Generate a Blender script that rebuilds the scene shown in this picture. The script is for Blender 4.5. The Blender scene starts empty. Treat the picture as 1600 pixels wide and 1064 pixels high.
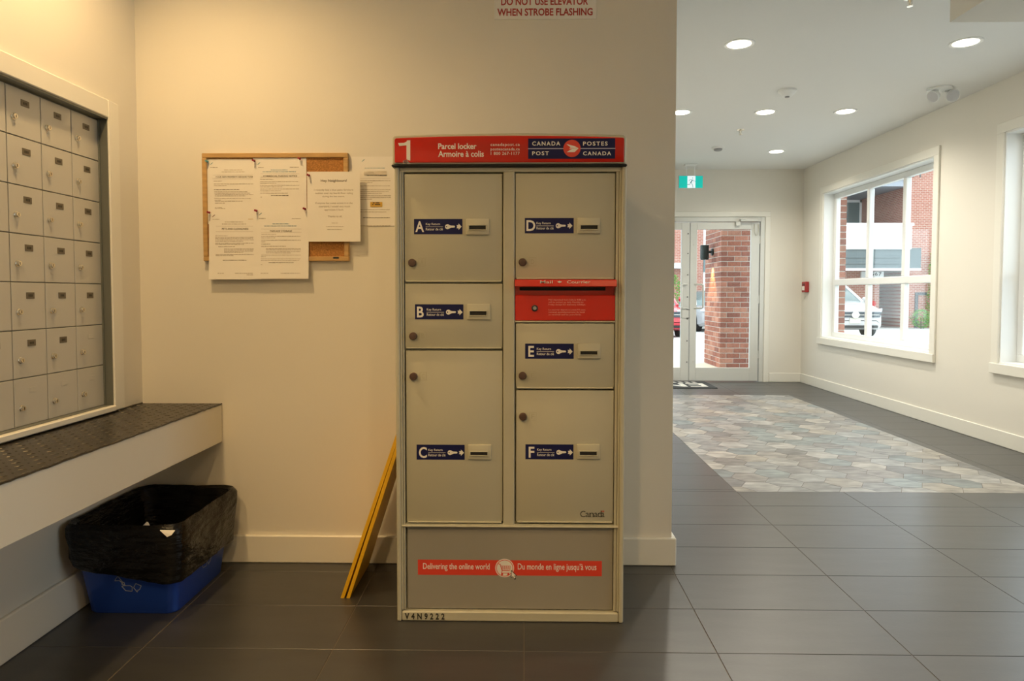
import bpy, bmesh, math, random
import numpy as np
from mathutils import Matrix, Vector
random.seed(7)
S = bpy.context.scene
COL = S.collection

# ------------------------------------------------------------------ camera
F, CX, CY, YAW, PITCH, ROLL, H = 1072.8, 800.0, 503.4, -0.01801, 0.040836, 0.000741, 1.1139
def cam_axes():
    cy, sy, cp, sp = math.cos(YAW), math.sin(YAW), math.cos(PITCH), math.sin(PITCH)
    cr, sr = math.cos(ROLL), math.sin(ROLL)
    f = np.array([sy*cp, cy*cp, -sp]); r = np.array([cy, -sy, 0.]); u = np.cross(r, f)
    return cr*r + sr*u, -sr*r + cr*u, f
AR, AU, AF = cam_axes()
cam_d = bpy.data.cameras.new('camera'); cam = bpy.data.objects.new('camera', cam_d); COL.objects.link(cam)
cam.matrix_world = Matrix(((AR[0], AU[0], -AF[0], 0), (AR[1], AU[1], -AF[1], 0), (AR[2], AU[2], -AF[2], H), (0, 0, 0, 1)))
cam_d.sensor_width = 36.0; cam_d.lens = 36*F/1600; cam_d.shift_y = -(532-CY)/1600
cam_d.clip_start = 0.05; cam_d.clip_end = 300
S.camera = cam
def U(x, y, **k):
    """pixel -> point on the plane X=, Y= or Z="""
    d = AR*((x-CX)/F) - AU*((y-CY)/F) + AF
    (a, c), = k.items(); i = 'XYZ'.index(a)
    o = (0, 0, H); t = (c-o[i])/d[i]
    return Vector((t*d[0], t*d[1], H + t*d[2]))

# ------------------------------------------------------------------ world, exposure
S.view_settings.view_transform = 'Standard'; S.view_settings.look = 'None'
S.view_settings.exposure = 1.0; S.view_settings.gamma = 1.0; S.view_settings.use_curve_mapping = False
W = bpy.data.worlds.new('overcast_sky'); S.world = W; W.use_nodes = True
bg = W.node_tree.nodes['Background']
bg.inputs['Color'].default_value = (0.90, 0.96, 1.0, 1); bg.inputs['Strength'].default_value = 1.6
LAMP_WARM = (1.0, 0.65, 0.28)
LAMP_LOBBY = (1.0, 0.92, 0.77)
NEAR_W, LOBBY_W = 36.0, 40.0
S.cycles.max_bounces = 10; S.cycles.diffuse_bounces = 6; S.cycles.transparent_max_bounces = 12
S.cycles.sample_clamp_indirect = 6.0; S.cycles.caustics_reflective = False; S.cycles.caustics_refractive = False
S.cycles.blur_glossy = 0.6
def portal(name, loc, rot, sx, sy):
    l = bpy.data.lights.new(name, 'AREA'); l.shape = 'RECTANGLE'; l.size = sx; l.size_y = sy
    l.cycles.is_portal = True
    o = bpy.data.objects.new(name, l); COL.objects.link(o); o.location = loc; o.rotation_euler = rot
    return o
portal('daylight_portal', (3.79, 7.07, 1.45), (0, math.radians(90), 0), 1.7, 2.2)
portal('daylight_portal', (3.79, 4.03, 1.45), (0, math.radians(90), 0), 1.7, 2.2)
portal('daylight_portal', (3.79, .99, 1.45), (0, math.radians(90), 0), 1.7, 2.2)
portal('daylight_portal', (2.1, 8.92, 1.0), (math.radians(-90), 0, 0), 1.75, 2.0)

# ------------------------------------------------------------------ materials
MATS = {}
def nt(m): return m.node_tree.nodes, m.node_tree.links
def mat(name, col=(.8, .8, .8), rough=.5, metal=0.0, bump=None, vary=None, emit=None, spec=None, coat=None, rand=0.0):
    """bump=(scale, strength, stretch xyz)   vary=(scale, amount, stretch xyz)"""
    if name in MATS: return MATS[name]
    m = bpy.data.materials.new(name); m.use_nodes = True; n, l = nt(m); b = n['Principled BSDF']
    b.inputs['Base Color'].default_value = (*col, 1); b.inputs['Roughness'].default_value = rough
    b.inputs['Metallic'].default_value = metal
    if spec is not None: b.inputs['Specular IOR Level'].default_value = spec
    if coat: b.inputs['Coat Weight'].default_value = coat; b.inputs['Coat Roughness'].default_value = .05
    if emit: b.inputs['Emission Color'].default_value = (*emit[0], 1); b.inputs['Emission Strength'].default_value = emit[1]
    tc = n.new('ShaderNodeTexCoord')
    def noise(sc, st, det=4):
        mp = n.new('ShaderNodeMapping'); mp.inputs['Scale'].default_value = st; l.new(tc.outputs['Object'], mp.inputs['Vector'])
        nz = n.new('ShaderNodeTexNoise'); nz.noise_dimensions = '4D'; nz.inputs['Scale'].default_value = sc; nz.inputs['Detail'].default_value = det
        l.new(mp.outputs['Vector'], nz.inputs['Vector'])
        if rand:
            oi = n.new('ShaderNodeObjectInfo'); mu = n.new('ShaderNodeMath'); mu.operation = 'MULTIPLY'; mu.inputs[1].default_value = 37.0
            l.new(oi.outputs['Random'], mu.inputs[0]); l.new(mu.outputs[0], nz.inputs['W'])
        return nz
    src = None
    if vary:
        nz = noise(vary[0], vary[2] if len(vary) > 2 else (1, 1, 1))
        r = n.new('ShaderNodeMapRange'); r.inputs['From Min'].default_value = .3; r.inputs['From Max'].default_value = .7
        r.inputs['To Min'].default_value = 1-vary[1]; r.inputs['To Max'].default_value = 1+vary[1]
        l.new(nz.outputs['Fac'], r.inputs['Value']); src = r.outputs['Result']
    if rand:
        oi = n.new('ShaderNodeObjectInfo'); r = n.new('ShaderNodeMapRange')
        r.inputs['To Min'].default_value = 1-rand; r.inputs['To Max'].default_value = 1+rand
        l.new(oi.outputs['Random'], r.inputs['Value'])
        if src:
            mu = n.new('ShaderNodeMath'); mu.operation = 'MULTIPLY'; l.new(src, mu.inputs[0]); l.new(r.outputs['Result'], mu.inputs[1]); src = mu.outputs[0]
        else: src = r.outputs['Result']
    if src:
        h = n.new('ShaderNodeHueSaturation'); h.inputs['Color'].default_value = (*col, 1)
        l.new(src, h.inputs['Value']); l.new(h.outputs['Color'], b.inputs['Base Color'])
    if bump:
        nz = noise(bump[0], bump[2] if len(bump) > 2 else (1, 1, 1)); bp = n.new('ShaderNodeBump')
        bp.inputs['Strength'].default_value = bump[1]; bp.inputs['Distance'].default_value = bump[3] if len(bump) > 3 else .004
        l.new(nz.outputs['Fac'], bp.inputs['Height']); l.new(bp.outputs['Normal'], b.inputs['Normal'])
    MATS[name] = m; return m
def glass_mat(name, tint=(.95, .98, .98), refl=.11):
    m = bpy.data.materials.new(name); m.use_nodes = True; n, l = nt(m)
    n.remove(n['Principled BSDF']); out = n['Material Output']
    t = n.new('ShaderNodeBsdfTransparent'); t.inputs['Color'].default_value = (*tint, 1)
    g = n.new('ShaderNodeBsdfGlossy'); g.inputs['Roughness'].default_value = .02
    fr = n.new('ShaderNodeFresnel'); fr.inputs['IOR'].default_value = 1.5
    mu = n.new('ShaderNodeMath'); mu.operation = 'MULTIPLY'; mu.inputs[1].default_value = refl
    mx = n.new('ShaderNodeMixShader'); l.new(fr.outputs[0], mu.inputs[0]); l.new(mu.outputs[0], mx.inputs[0])
    l.new(t.outputs[0], mx.inputs[1]); l.new(g.outputs[0], mx.inputs[2]); l.new(mx.outputs[0], out.inputs['Surface'])
    MATS[name] = m; return m
def brick_mat(name, c1, c2, mortar, axis):
    """far brickwork; axis: which object coordinates run along the wall ('XZ' or 'YZ')"""
    m = bpy.data.materials.new(name); m.use_nodes = True; n, l = nt(m); b = n['Principled BSDF']
    g = n.new('ShaderNodeNewGeometry'); sp = n.new('ShaderNodeSeparateXYZ'); cb = n.new('ShaderNodeCombineXYZ')
    l.new(g.outputs['Position'], sp.inputs[0]); l.new(sp.outputs[axis[0]], cb.inputs['X']); l.new(sp.outputs['Z'], cb.inputs['Y'])
    br = n.new('ShaderNodeTexBrick'); br.inputs['Scale'].default_value = 1.0
    br.inputs['Brick Width'].default_value = .2; br.inputs['Row Height'].default_value = .0768; br.inputs['Mortar Size'].default_value = .008
    br.inputs['Color1'].default_value = (*c1, 1); br.inputs['Color2'].default_value = (*c2, 1); br.inputs['Mortar'].default_value = (*mortar, 1)
    l.new(cb.outputs[0], br.inputs['Vector']); l.new(br.outputs['Color'], b.inputs['Base Color']); b.inputs['Roughness'].default_value = .85
    MATS[name] = m; return m

PAINT = mat('wall_paint', (.76, .73, .66), .7, bump=(220, .05))
CEIL = mat('ceiling_paint', (.78, .78, .76), .8, bump=(260, .08))
TRIMP = mat('trim_paint', (.80, .78, .71), .35)
WHITE = mat('white_paint', (.82, .83, .82), .35)
TILE = mat('charcoal_tile', (.043, .043, .043), .33, vary=(4, .16, (1, 5, 1)), bump=(60, .04), rand=.05, spec=.8)
GROUT = mat('grout', (.17, .14, .11), .9)
BEIGE = mat('locker_enamel', (.46, .44, .335), .38, bump=(500, .03))
BEIGED = mat('locker_enamel_shell', (.49, .47, .36), .35)
RED = mat('locker_red', (.58, .018, .008), .22, coat=.12, spec=.3)
REDF = mat('print_red', (.70, .055, .03), .35)
NAVY = mat('print_navy', (.006, .008, .066), .5, spec=.25)
PWHITE = mat('print_white', (.80, .77, .70), .45)
BLACK = mat('black', (.012, .012, .012), .5)
DARK = mat('dark_slot', (.008, .008, .007), .7)
LOCKB = mat('brown_lock', (.085, .045, .032), .45)
CHROME = mat('chrome', (.80, .76, .68), .18, 1.0)
ALU = mat('aluminium', (.66, .66, .62), .42, .25)
MAILD = mat('mailbox_door', (.56, .55, .51), .38, .22, bump=(400, .02))
MAILF = mat('mailbox_frame', (.20, .21, .19), .4, .5)
PLATE = mat('number_plate', (.15, .13, .095), .4, .3)
PAPER = mat('paper', (.85, .82, .77), .75)
INK = mat('ink_grey', (.20, .17, .14), .8)
INKF = mat('ink_faint', (.42, .36, .30), .8)
INKB = mat('ink_blue', (.13, .28, .40), .8)
GOLD = mat('gold_sticker', (.62, .38, .05), .5)
CORK = mat('cork', (.42, .19, .05), .9, vary=(160, .35), bump=(300, .3))
OAK = mat('oak_frame', (.52, .32, .12), .5, vary=(12, .15, (1, 1, 6)))
YEL = mat('yellow_plastic', (.80, .45, .01), .38)
BLUE = mat('blue_bin', (.016, .065, .40), .4)
BAG = mat('black_bag', (.008, .0075, .007), .24, bump=(14, .9, (1, 1, 3), .016), spec=.22)
GLASS = glass_mat('window_glass')
LENS = mat('lamp_lens', (1, 1, 1), .4, emit=((1.0, .86, .62), 9.0))
SIGNW = mat('sign_plate', (.80, .79, .76), .35)
CONC = mat('concrete', (.55, .55, .53), .9, vary=(1.2, .08))

# ------------------------------------------------------------------ mesh building
class MB:
    def __init__(s): s.bm = bmesh.new(); s.mats = []; s.mi = 0
    def use(s, m):
        if m not in s.mats: s.mats.append(m)
        s.mi = s.mats.index(m); return s
    def _tag(s, fs):
        for f in fs: f.material_index = s.mi
    def box(s, x0, x1, y0, y1, z0, z1, bev=0, seg=1):
        x0, x1 = sorted((x0, x1)); y0, y1 = sorted((y0, y1)); z0, z1 = sorted((z0, z1))
        v = [s.bm.verts.new(p) for p in ((x0,y0,z0),(x1,y0,z0),(x1,y1,z0),(x0,y1,z0),(x0,y0,z1),(x1,y0,z1),(x1,y1,z1),(x0,y1,z1))]
        fs = [s.bm.faces.new([v[i] for i in q]) for q in ((0,3,2,1),(4,5,6,7),(0,1,5,4),(1,2,6,5),(2,3,7,6),(3,0,4,7))]
        s._tag(fs)
        if bev:
            es = list({e for f in fs for e in f.edges})
            r = bmesh.ops.bevel(s.bm, geom=es, offset=bev, segments=seg, affect='EDGES', profile=.5); s._tag(r['faces'])
        return s
    def poly(s, pts, ext=None):
        v = [s.bm.verts.new(p) for p in pts]; f = s.bm.faces.new(v); s._tag([f])
        if ext:
            w = [s.bm.verts.new(Vector(p)+Vector(ext)) for p in pts]; n = len(v)
            fs = [s.bm.faces.new(w[::-1])] + [s.bm.faces.new((v[i], w[i], w[(i+1) % n], v[(i+1) % n])) for i in range(n)]
            s._tag(fs)
        return s
    def rings(s, rings, close=True, cap0=True, cap1=True):
        R = [[s.bm.verts.new(p) for p in r] for r in rings]; n = len(R[0]); fs = []
        for a, b in zip(R, R[1:]):
            for i in range(n if close else n-1):
                fs.append(s.bm.faces.new((a[i], a[(i+1) % n], b[(i+1) % n], b[i])))
        if cap0: fs.append(s.bm.faces.new(R[0][::-1]))
        if cap1: fs.append(s.bm.faces.new(R[-1]))
        s._tag(fs); return s
    def cyl(s, p0, p1, r0, r1=None, n=20, cap=True):
        return s.lathe([(r0, 0), (r1 if r1 is not None else r0, (Vector(p1)-Vector(p0)).length)], p0, Vector(p1)-Vector(p0), n, cap)
    def lathe(s, prof, c, axis=(0, 0, 1), n=24, cap=True):
        a = Vector(axis).normalized(); u = a.orthogonal().normalized(); w = a.cross(u); c = Vector(c)
        rr = [[c + a*z + (u*math.cos(2*math.pi*i/n) + w*math.sin(2*math.pi*i/n))*max(r, 1e-5) for i in range(n)] for r, z in prof]
        return s.rings(rr, cap0=cap, cap1=cap)
    def tube(s, pts, r, n=8):
        pts = [Vector(p) for p in pts]; rr = []; u = None
        for i, p in enumerate(pts):
            t = (pts[min(i+1, len(pts)-1)] - pts[max(i-1, 0)]).normalized()
            u = t.orthogonal().normalized() if u is None else (u - t*u.dot(t)).normalized()
            w = t.cross(u)
            rr.append([p + (u*math.cos(2*math.pi*k/n) + w*math.sin(2*math.pi*k/n))*r for k in range(n)])
        return s.rings(rr)
    def strip(s, pts, w, y):
        """flat line of width w through (x, z) points on the plane y, facing -y"""
        for (xa, za), (xb, zb) in zip(pts, pts[1:]):
            d = Vector((xb-xa, zb-za)); L = d.length
            if L < 1e-9: continue
            d /= L; n = Vector((-d.y, d.x))*w/2; e = d*w/2
            s.poly([(xa-e.x-n.x, y, za-e.y-n.y), (xb+e.x-n.x, y, zb+e.y-n.y), (xb+e.x+n.x, y, zb+e.y+n.y), (xa-e.x+n.x, y, za-e.y+n.y)])
        return s
    def disc(s, x, z, y, r, n=40, r_in=0):
        if r_in:
            for i in range(n):
                a, b = 2*math.pi*i/n, 2*math.pi*(i+1)/n
                s.poly([(x+math.cos(t)*q, y, z+math.sin(t)*q) for t, q in ((a, r_in), (a, r), (b, r), (b, r_in))])
            return s
        return s.poly([(x+r*math.cos(2*math.pi*i/n), y, z+r*math.sin(2*math.pi*i/n)) for i in range(n)])
    def text(s, body, x0, x1, z0, z1, y, bold=0., spacing=1., flip=None):
        """lettering fitted to the box on the plane y (facing -y); flip=Z lays it on a floor plane read from the far side"""
        vs, fs = text_shape(body, bold, spacing)
        V = []
        for a, b in vs:
            if flip is None: V.append(s.bm.verts.new((x0+(x1-x0)*a, y, z0+(z1-z0)*b)))
            else: V.append(s.bm.verts.new((x1-(x1-x0)*a, z1-(z1-z0)*b, flip)))
        for f in fs:
            try: s._tag([s.bm.faces.new([V[i] for i in f])])
            except ValueError: pass
        return s
    def build(s, name, m=None, parent=None, smooth=False, loc=None, keep=False):
        me = bpy.data.meshes.new(name)
        if not s.mats: s.mats = [m]
        bmesh.ops.recalc_face_normals(s.bm, faces=s.bm.faces[:]) if not keep else None
        c = Vector((0, 0, 0))
        if loc is None:
            co = [v.co for v in s.bm.verts]
            lo = Vector([min(p[i] for p in co) for i in range(3)]); hi = Vector([max(p[i] for p in co) for i in range(3)])
            c = (lo+hi)/2; bmesh.ops.translate(s.bm, verts=s.bm.verts[:], vec=-c)
        else: c = Vector(loc)
        s.bm.to_mesh(me); s.bm.free()
        for q in s.mats: me.materials.append(q)
        if smooth: me.shade_smooth(); me.set_sharp_from_angle(angle=math.radians(35))
        return link(name, me, c, parent)
WM = {}
def link(name, me, loc=(0, 0, 0), parent=None, rot=(0, 0, 0)):
    """object at a world place, parented without moving"""
    o = bpy.data.objects.new(name, me); COL.objects.link(o)
    o.location = loc; o.rotation_euler = rot
    WM[o] = Matrix.LocRotScale(Vector(loc), Matrix.Rotation(rot[2], 3, 'Z').to_quaternion() if rot[2] else None, None)
    if parent:
        o.parent = parent; o.matrix_parent_inverse = WM[parent].inverted()
    return o
_tc = {}
def text_shape(body, bold, spacing):
    k = (body, bold, spacing)
    if k in _tc: return _tc[k]
    cu = bpy.data.curves.new('t', 'FONT'); cu.body = body; cu.offset = bold; cu.space_character = spacing; cu.resolution_u = 3
    o = bpy.data.objects.new('t', cu); COL.objects.link(o)
    dg = bpy.context.evaluated_depsgraph_get(); me = bpy.data.meshes.new_from_object(o.evaluated_get(dg))
    vs = [(v.co.x, v.co.y) for v in me.vertices]; fs = [tuple(p.vertices) for p in me.polygons]
    bpy.data.objects.remove(o); bpy.data.curves.remove(cu); bpy.data.meshes.remove(me)
    x0, x1 = min(v[0] for v in vs), max(v[0] for v in vs); y0, y1 = min(v[1] for v in vs), max(v[1] for v in vs)
    _tc[k] = ([((a-x0)/(x1-x0), (b-y0)/(y1-y0)) for a, b in vs], fs); return _tc[k]
def tag(o, label, cat, group=None, kind=None):
    o['label'] = label; o['category'] = cat
    if group: o['group'] = group
    if kind: o['kind'] = kind
    return o
def thing(name, label, cat, loc, group=None):
    o = bpy.data.objects.new(name, None); COL.objects.link(o); o.location = loc; o.empty_display_size = .05
    WM[o] = Matrix.Translation(Vector(loc)); return tag(o, label, cat, group)
def struct(name, mb, m, label=None, cat=None, smooth=False):
    o = mb.build(name, m, smooth=smooth); o['kind'] = 'structure'
    if label: o['label'] = label
    if cat: o['category'] = cat
    return o
def B(*a, **k): return MB().box(*a, **k)

# ------------------------------------------------------------------ the shell
XL, XR, YB, YF, ZC, XE = -1.58, 3.51, 2.80, 8.76, 2.685, .607
YN = -1.7
WIN = [(5.98, 8.16, .605, 2.295), (2.94, 5.12, .605, 2.295), (-.10, 2.08, .605, 2.295)]
floor = struct('floor', B(XL-.15, XR+.1, YN-.1, YF+.14, -.12, -.0015), GROUT, 'dark charcoal tiled floor of the entrance lobby', 'floor')
struct('ceiling', B(XL-.2, XR+.3, YN-.1, YF+.14, ZC, ZC+.12), CEIL, 'flat white lobby ceiling with recessed lights', 'ceiling')
struct('wall_left', (MB().box(XL-.2, XL, YN, 1.76, 0, ZC).box(XL-.2, XL, 2.58, YB, 0, ZC).box(XL-.2, XL, 1.76, 2.58, 0, .69)
       .box(XL-.2, XL, 1.76, 2.58, 1.778, ZC).box(XL-.2, XL-.15, 1.76, 2.58, .69, 1.778)), PAINT, 'cream wall that holds the bank of mailboxes', 'wall')
struct('wall_back', B(XL-.2, XE, YB, YB+.15, 0, ZC), PAINT, 'cream wall behind the parcel locker', 'wall')
struct('wall_side', B(XE-.15, XE, YB+.15, YF, 0, ZC), PAINT, 'lobby wall running from the locker wall to the entrance', 'wall')
struct('wall_rear', B(XL-.2, XR+.2, YN-.15, YN, 0, ZC), PAINT, 'cream wall opposite the parcel locker', 'wall')
w = MB(); y = YN
for y0, y1, z0, z1 in sorted(WIN):
    w.box(XR, 3.68, y, y0, 0, ZC).box(XR, 3.68, y0, y1, 0, z0).box(XR, 3.68, y0, y1, z1, ZC); y = y1
w.box(XR, 3.68, y, YF+.14, 0, ZC)
wall_right = struct('wall_right', w, PAINT, 'cream wall with two tall white windows', 'wall')
DX0, DX1, DZ = 1.16, 3.035, 2.09
wall_far = struct('wall_far', MB().box(XE-.15, DX0, YF, YF+.14, 0, ZC).box(DX1, XR, YF, YF+.14, 0, ZC).box(DX0, DX1, YF, YF+.14, DZ, ZC),
       PAINT, 'cream wall around the glazed entrance doors', 'wall')
struct('trim_1', B(2.01, XR, YN, 3.34, 2.4, ZC), PAINT, 'dropped ceiling bulkhead above the window wall', 'bulkhead')
BBH = .115
def bb(name, *boxes, label):
    m = MB()
    for x0, x1, y0, y1 in boxes: m.box(x0, x1, y0, y1, 0, BBH, bev=.004)
    return struct(name, m, TRIMP, label, 'baseboard')
bb('baseboard_back', (XL, XE+.017, YB-.017, YB), label='cream baseboard along the locker wall')
bb('baseboard_side', (XE, XE+.017, YB, YF), label='cream baseboard along the inner lobby wall')
bb('baseboard_right', (XR-.012, XR, YN, YF-.012), label='cream baseboard below the windows')
bb('baseboard_far', (XE+.017, 1.09, YF-.012, YF), (3.11, XR, YF-.012, YF), label='cream baseboard beside the entrance doors')
b = MB().box(XL, XL+.017, YN, YB-.017, 0, .137, bev=.004)
struct('baseboard_left', b, TRIMP, 'cream baseboard under the mailbox counter', 'baseboard')

# floor tiles 60 x 30 cm, each its own piece; the hexagon field is cut out
HX0, HX1, HY0, HY1 = 1.20, 2.925, 3.862, 7.61
def tile_mesh(w, d):
    bm = bmesh.new(); mb = MB(); mb.bm.free(); mb.bm = bm
    mb.box(-w/2, w/2, -d/2, d/2, -.006, 0, bev=.0008)
    bmesh.ops.recalc_face_normals(bm, faces=bm.faces[:])
    me = bpy.data.meshes.new('tile'); bm.to_mesh(me); bm.free(); me.materials.append(TILE); return me
_tm = {}
def put_tile(x0, x1, y0, y1):
    w, d = round(x1-x0-.0022, 4), round(y1-y0-.0022, 4)
    if w < .01 or d < .01: return
    if (w, d) not in _tm: _tm[(w, d)] = tile_mesh(w, d)
    link('tile', _tm[(w, d)], ((x0+x1)/2, (y0+y1)/2, 0), floor)
FX0, FX1, FY0, FY1 = XL, XR, .6, YF+.05
for i in range(-1, 9):
    for j in range(-6, 24):
        x0, x1 = max(-1.1998+.6*i, FX0), min(-1.1998+.6*(i+1), FX1); y0, y1 = max(2.0999+.3*j, FY0), min(2.0999+.3*(j+1), FY1)
        if x1-x0 < .01 or y1-y0 < .01 or (x1 <= XE-.1 and y0 >= YB+.1): continue
        if x1 <= HX0 or x0 >= HX1 or y1 <= HY0 or y0 >= HY1: put_tile(x0, x1, y0, y1); continue
        ya, yb = max(y0, HY0), min(y1, HY1)
        if y0 < HY0: put_tile(x0, x1, y0, HY0)
        if y1 > HY1: put_tile(x0, x1, HY1, y1)
        if x0 < HX0: put_tile(x0, HX0, ya, yb)
        if x1 > HX1: put_tile(HX1, x1, ya, yb)
rear = B(FX0, FX1, YN, FY0, -.006, 0).build('floor_covering', TILE, floor); rear['kind'] = 'stuff'

HEXM = []
for k, c in enumerate([(.27,.265,.255), (.20,.20,.195), (.15,.15,.15), (.25,.23,.20), (.19,.18,.17), (.16,.185,.19), (.22,.225,.225), (.30,.285,.26)]):
    HEXM.append(mat('hex_tile_%d' % k, c, .36, vary=(9, .50, (1, 2.5, 1)), bump=(40, .05), rand=.10, spec=.7))
def clip(poly, ax, c, sgn):
    out = []
    for i, p in enumerate(poly):
        q = poly[(i+1) % len(poly)]; a, b = sgn*(p[ax]-c), sgn*(q[ax]-c)
        if a >= 0: out.append(p)
        if a*b < 0:
            t = a/(a-b); out.append((p[0]+(q[0]-p[0])*t, p[1]+(q[1]-p[1])*t))
    return out
hs = .2/math.sqrt(3); col = 0; hx = HX0
rng = random.Random(3)
while hx < HX1 + hs:
    hy = HY0 + (.1 if col % 2 else 0)
    while hy < HY1 + .1:
        r = hs - .0014
        pl = [(hx + r*math.cos(math.pi/3*k), hy + r*math.sin(math.pi/3*k)) for k in range(6)]
        for ax, c, sg in ((0, HX0+.001, 1), (0, HX1-.001, -1), (1, HY0+.001, 1), (1, HY1-.001, -1)): pl = clip(pl, ax, c, sg) if len(pl) > 2 else []
        if len(pl) > 2 and abs(sum(pl[i-1][0]*pl[i][1]-pl[i][0]*pl[i-1][1] for i in range(len(pl)))) > .0008:
            MB().poly([(x, y, 0) for x, y in pl], (0, 0, -.006)).build('hexagon_tile', rng.choice(HEXM), floor)
        hy += .2
    hx += hs*1.5; col += 1

# ------------------------------------------------------------------ windows
def window(name, y0, y1, z0, z1, label):
    xs = 3.622
    m = MB().use(WHITE)
    c = .075   # casing
    fr = struct(name, (MB().box(XR-.018, XR, y0-c, y1+c, z1, z1+c, bev=.003).box(XR-.018, XR, y0-c, y0, z0, z1, bev=.003)
         .box(XR-.018, XR, y1, y1+c, z0, z1, bev=.003).box(XR-.03, XR, y0-c, y1+c, z0-c, z0, bev=.003)), TRIMP, label, 'window')
    t = .012
    B(XR-.004, xs+.03, y0, y1, z1-t, z1).build('jamb', WHITE, fr); B(XR-.004, xs+.03, y0, y1, z0, z0+t).build('sill', WHITE, fr)
    B(XR-.004, xs+.03, y0, y0+t, z0+t, z1-t).build('jamb', WHITE, fr); B(XR-.004, xs+.03, y1-t, y1, z0+t, z1-t).build('jamb', WHITE, fr)
    a0, a1, b0, b1 = y0+t, y1-t, z0+t, z1-t; f = .058
    sash = (MB().box(xs, xs+.05, a0, a1, b0, b0+f, bev=.004).box(xs, xs+.05, a0, a1, b1-f, b1, bev=.004)
            .box(xs, xs+.05, a0, a0+f, b0+f, b1-f, bev=.004).box(xs, xs+.05, a1-f, a1, b0+f, b1-f, bev=.004)).build('sash_frame', WHITE, fr)
    zr = z0 + .648
    ym = [y0 + (y1-y0)*.308, y0 + (y1-y0)*.625]
    B(xs-.006, xs+.05, a0+f, a1-f, zr-.036, zr+.036, bev=.006).build('transom', WHITE, fr)
    for q in ym:
        B(xs-.004, xs+.05, q-.028, q+.028, zr+.036, b1-f, bev=.006).build('mullion', WHITE, fr)
        B(xs-.004, xs+.05, q-.028, q+.028, b0+f, zr-.036, bev=.006).build('mullion', WHITE, fr)
    ys = [a0+f] + [v for q in ym for v in (q-.028, q+.028)] + [a1-f]
    for k in range(3):
        for (p0, p1) in ((b0+f, zr-.036), (zr+.036, b1-f)):
            B(xs+.022, xs+.026, ys[2*k]-.004, ys[2*k+1]+.004, p0-.004, p1+.004).build('pane', GLASS, fr)
    return fr
window('window_1', *WIN[0], 'tall white six-pane window nearest the entrance, looking onto a parked white car')
window('window_2', *WIN[1], 'white six-pane window cut off at the edge of the view')
window('added_window_3', *WIN[2], 'unseen white six-pane window added to bring daylight to the locker area')  # out of view, added for cool daylight on near floor and locker
# the outer brick reveal beside the first window
BR = [mat('brick_%d' % k, c, .85, vary=(30, .2), rand=.12) for k, c in enumerate([(.30,.115,.075), (.36,.15,.10), (.26,.10,.07), (.40,.19,.13)])]
MORT = mat('mortar', (.55, .52, .47), .95)
def brick_mesh(w, d, h, m):
    mb = MB(); mb.box(-w/2, w/2, -d/2, d/2, -h/2, h/2, bev=.003)
    bmesh.ops.recalc_face_normals(mb.bm, faces=mb.bm.faces[:])
    me = bpy.data.meshes.new('brick'); mb.bm.to_mesh(me); mb.bm.free(); me.materials.append(m); return me
_bm = {}
def brick(x0, x1, y0, y1, z0, parent, h=.0668):
    k = (round(x1-x0, 3), round(y1-y0, 3), rng.randrange(4))
    if k not in _bm: _bm[k] = brick_mesh(k[0], k[1], h, BR[k[2]])
    link('brick', _bm[k], ((x0+x1)/2, (y0+y1)/2, z0+h/2), parent)
for k in range(22): brick(3.685, 3.775, 8.155, 8.345, .62+.0768*k, wall_right)
B(3.68, 3.77, 8.16, 8.34, .60, 2.32).build('mortar_bed', MORT, wall_right)

# ------------------------------------------------------------------ entrance doors
struct('trim_2', (MB().box(DX0-.065, DX0, YF-.016, YF, 0, DZ, bev=.003).box(DX1, DX1+.065, YF-.016, YF, 0, DZ, bev=.003)
       .box(DX0-.065, DX1+.065, YF-.016, YF, DZ, DZ+.065, bev=.003)), TRIMP, 'cream casing around the entrance doors', 'trim')
struct('trim_3', (MB().box(DX0, DX0+.055, YF-.002, YF+.12, 0, DZ, bev=.003).box(DX1-.055, DX1, YF-.002, YF+.12, 0, DZ, bev=.003)
       .box(DX0+.055, DX1-.055, YF-.002, YF+.12, 2.03, DZ, bev=.003)), ALU, 'aluminium frame of the entrance doors', 'trim')
def leaf(name, x0, x1, g0, g1, label, hx, hinge):
    y0, y1 = YF+.012, YF+.058; z0, z1 = .012, 2.022; gz0, gz1 = .178, 1.935
    d = struct(name, MB().box(x0, g0, y0, y1, z0, z1, bev=.003).box(g1, x1, y0, y1, z0, z1, bev=.003)
               .box(g0, g1, y0, y1, z0, gz0, bev=.003).box(g0, g1, y0, y1, gz1, z1, bev=.003), ALU, label, 'door')
    B(g0-.004, g1+.004, y0+.019, y0+.027, gz0-.004, gz1+.004).build('glass_pane', GLASS, d)
    pts = [(hx[0], y0+.002, .937), (hx[1], y0-.035, .937), (hx[1]+hx[2], y0-.05, .95), (hx[1]+hx[2], y0-.05, 1.225), (hx[1], y0-.035, 1.24), (hx[0], y0+.002, 1.24)]
    MB().tube(pts, .011, 10).build('pull_handle', ALU, d, smooth=True)
    for z in ((hinge and (.3, 1.0, 1.75)) or ()): B(x1-.004 if x1 > 2.5 else x0-.004, x1+.006 if x1 > 2.5 else x0+.006, y0-.006, y0+.01, z, z+.1).build('hinge', ALU, d)
    return d
dl = leaf('door_1', 1.225, 2.094, 1.335, 1.992, 'glazed aluminium door leaf with screw heads and a latch plate, half hidden by the wall', (2.07, 2.0, -.012), True)
dr = leaf('door_2', 2.101, 2.972, 2.187, 2.868, 'glazed aluminium door leaf with the closer arm, right of the meeting line', (2.16, 2.245, .012), True)
for z in (.25, .52, .80, 1.08, 1.36, 1.63, 1.88): MB().cyl((2.072, YF+.014, z), (2.072, YF+.006, z), .0075, n=10).build('screw', BLACK, dl)
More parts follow.
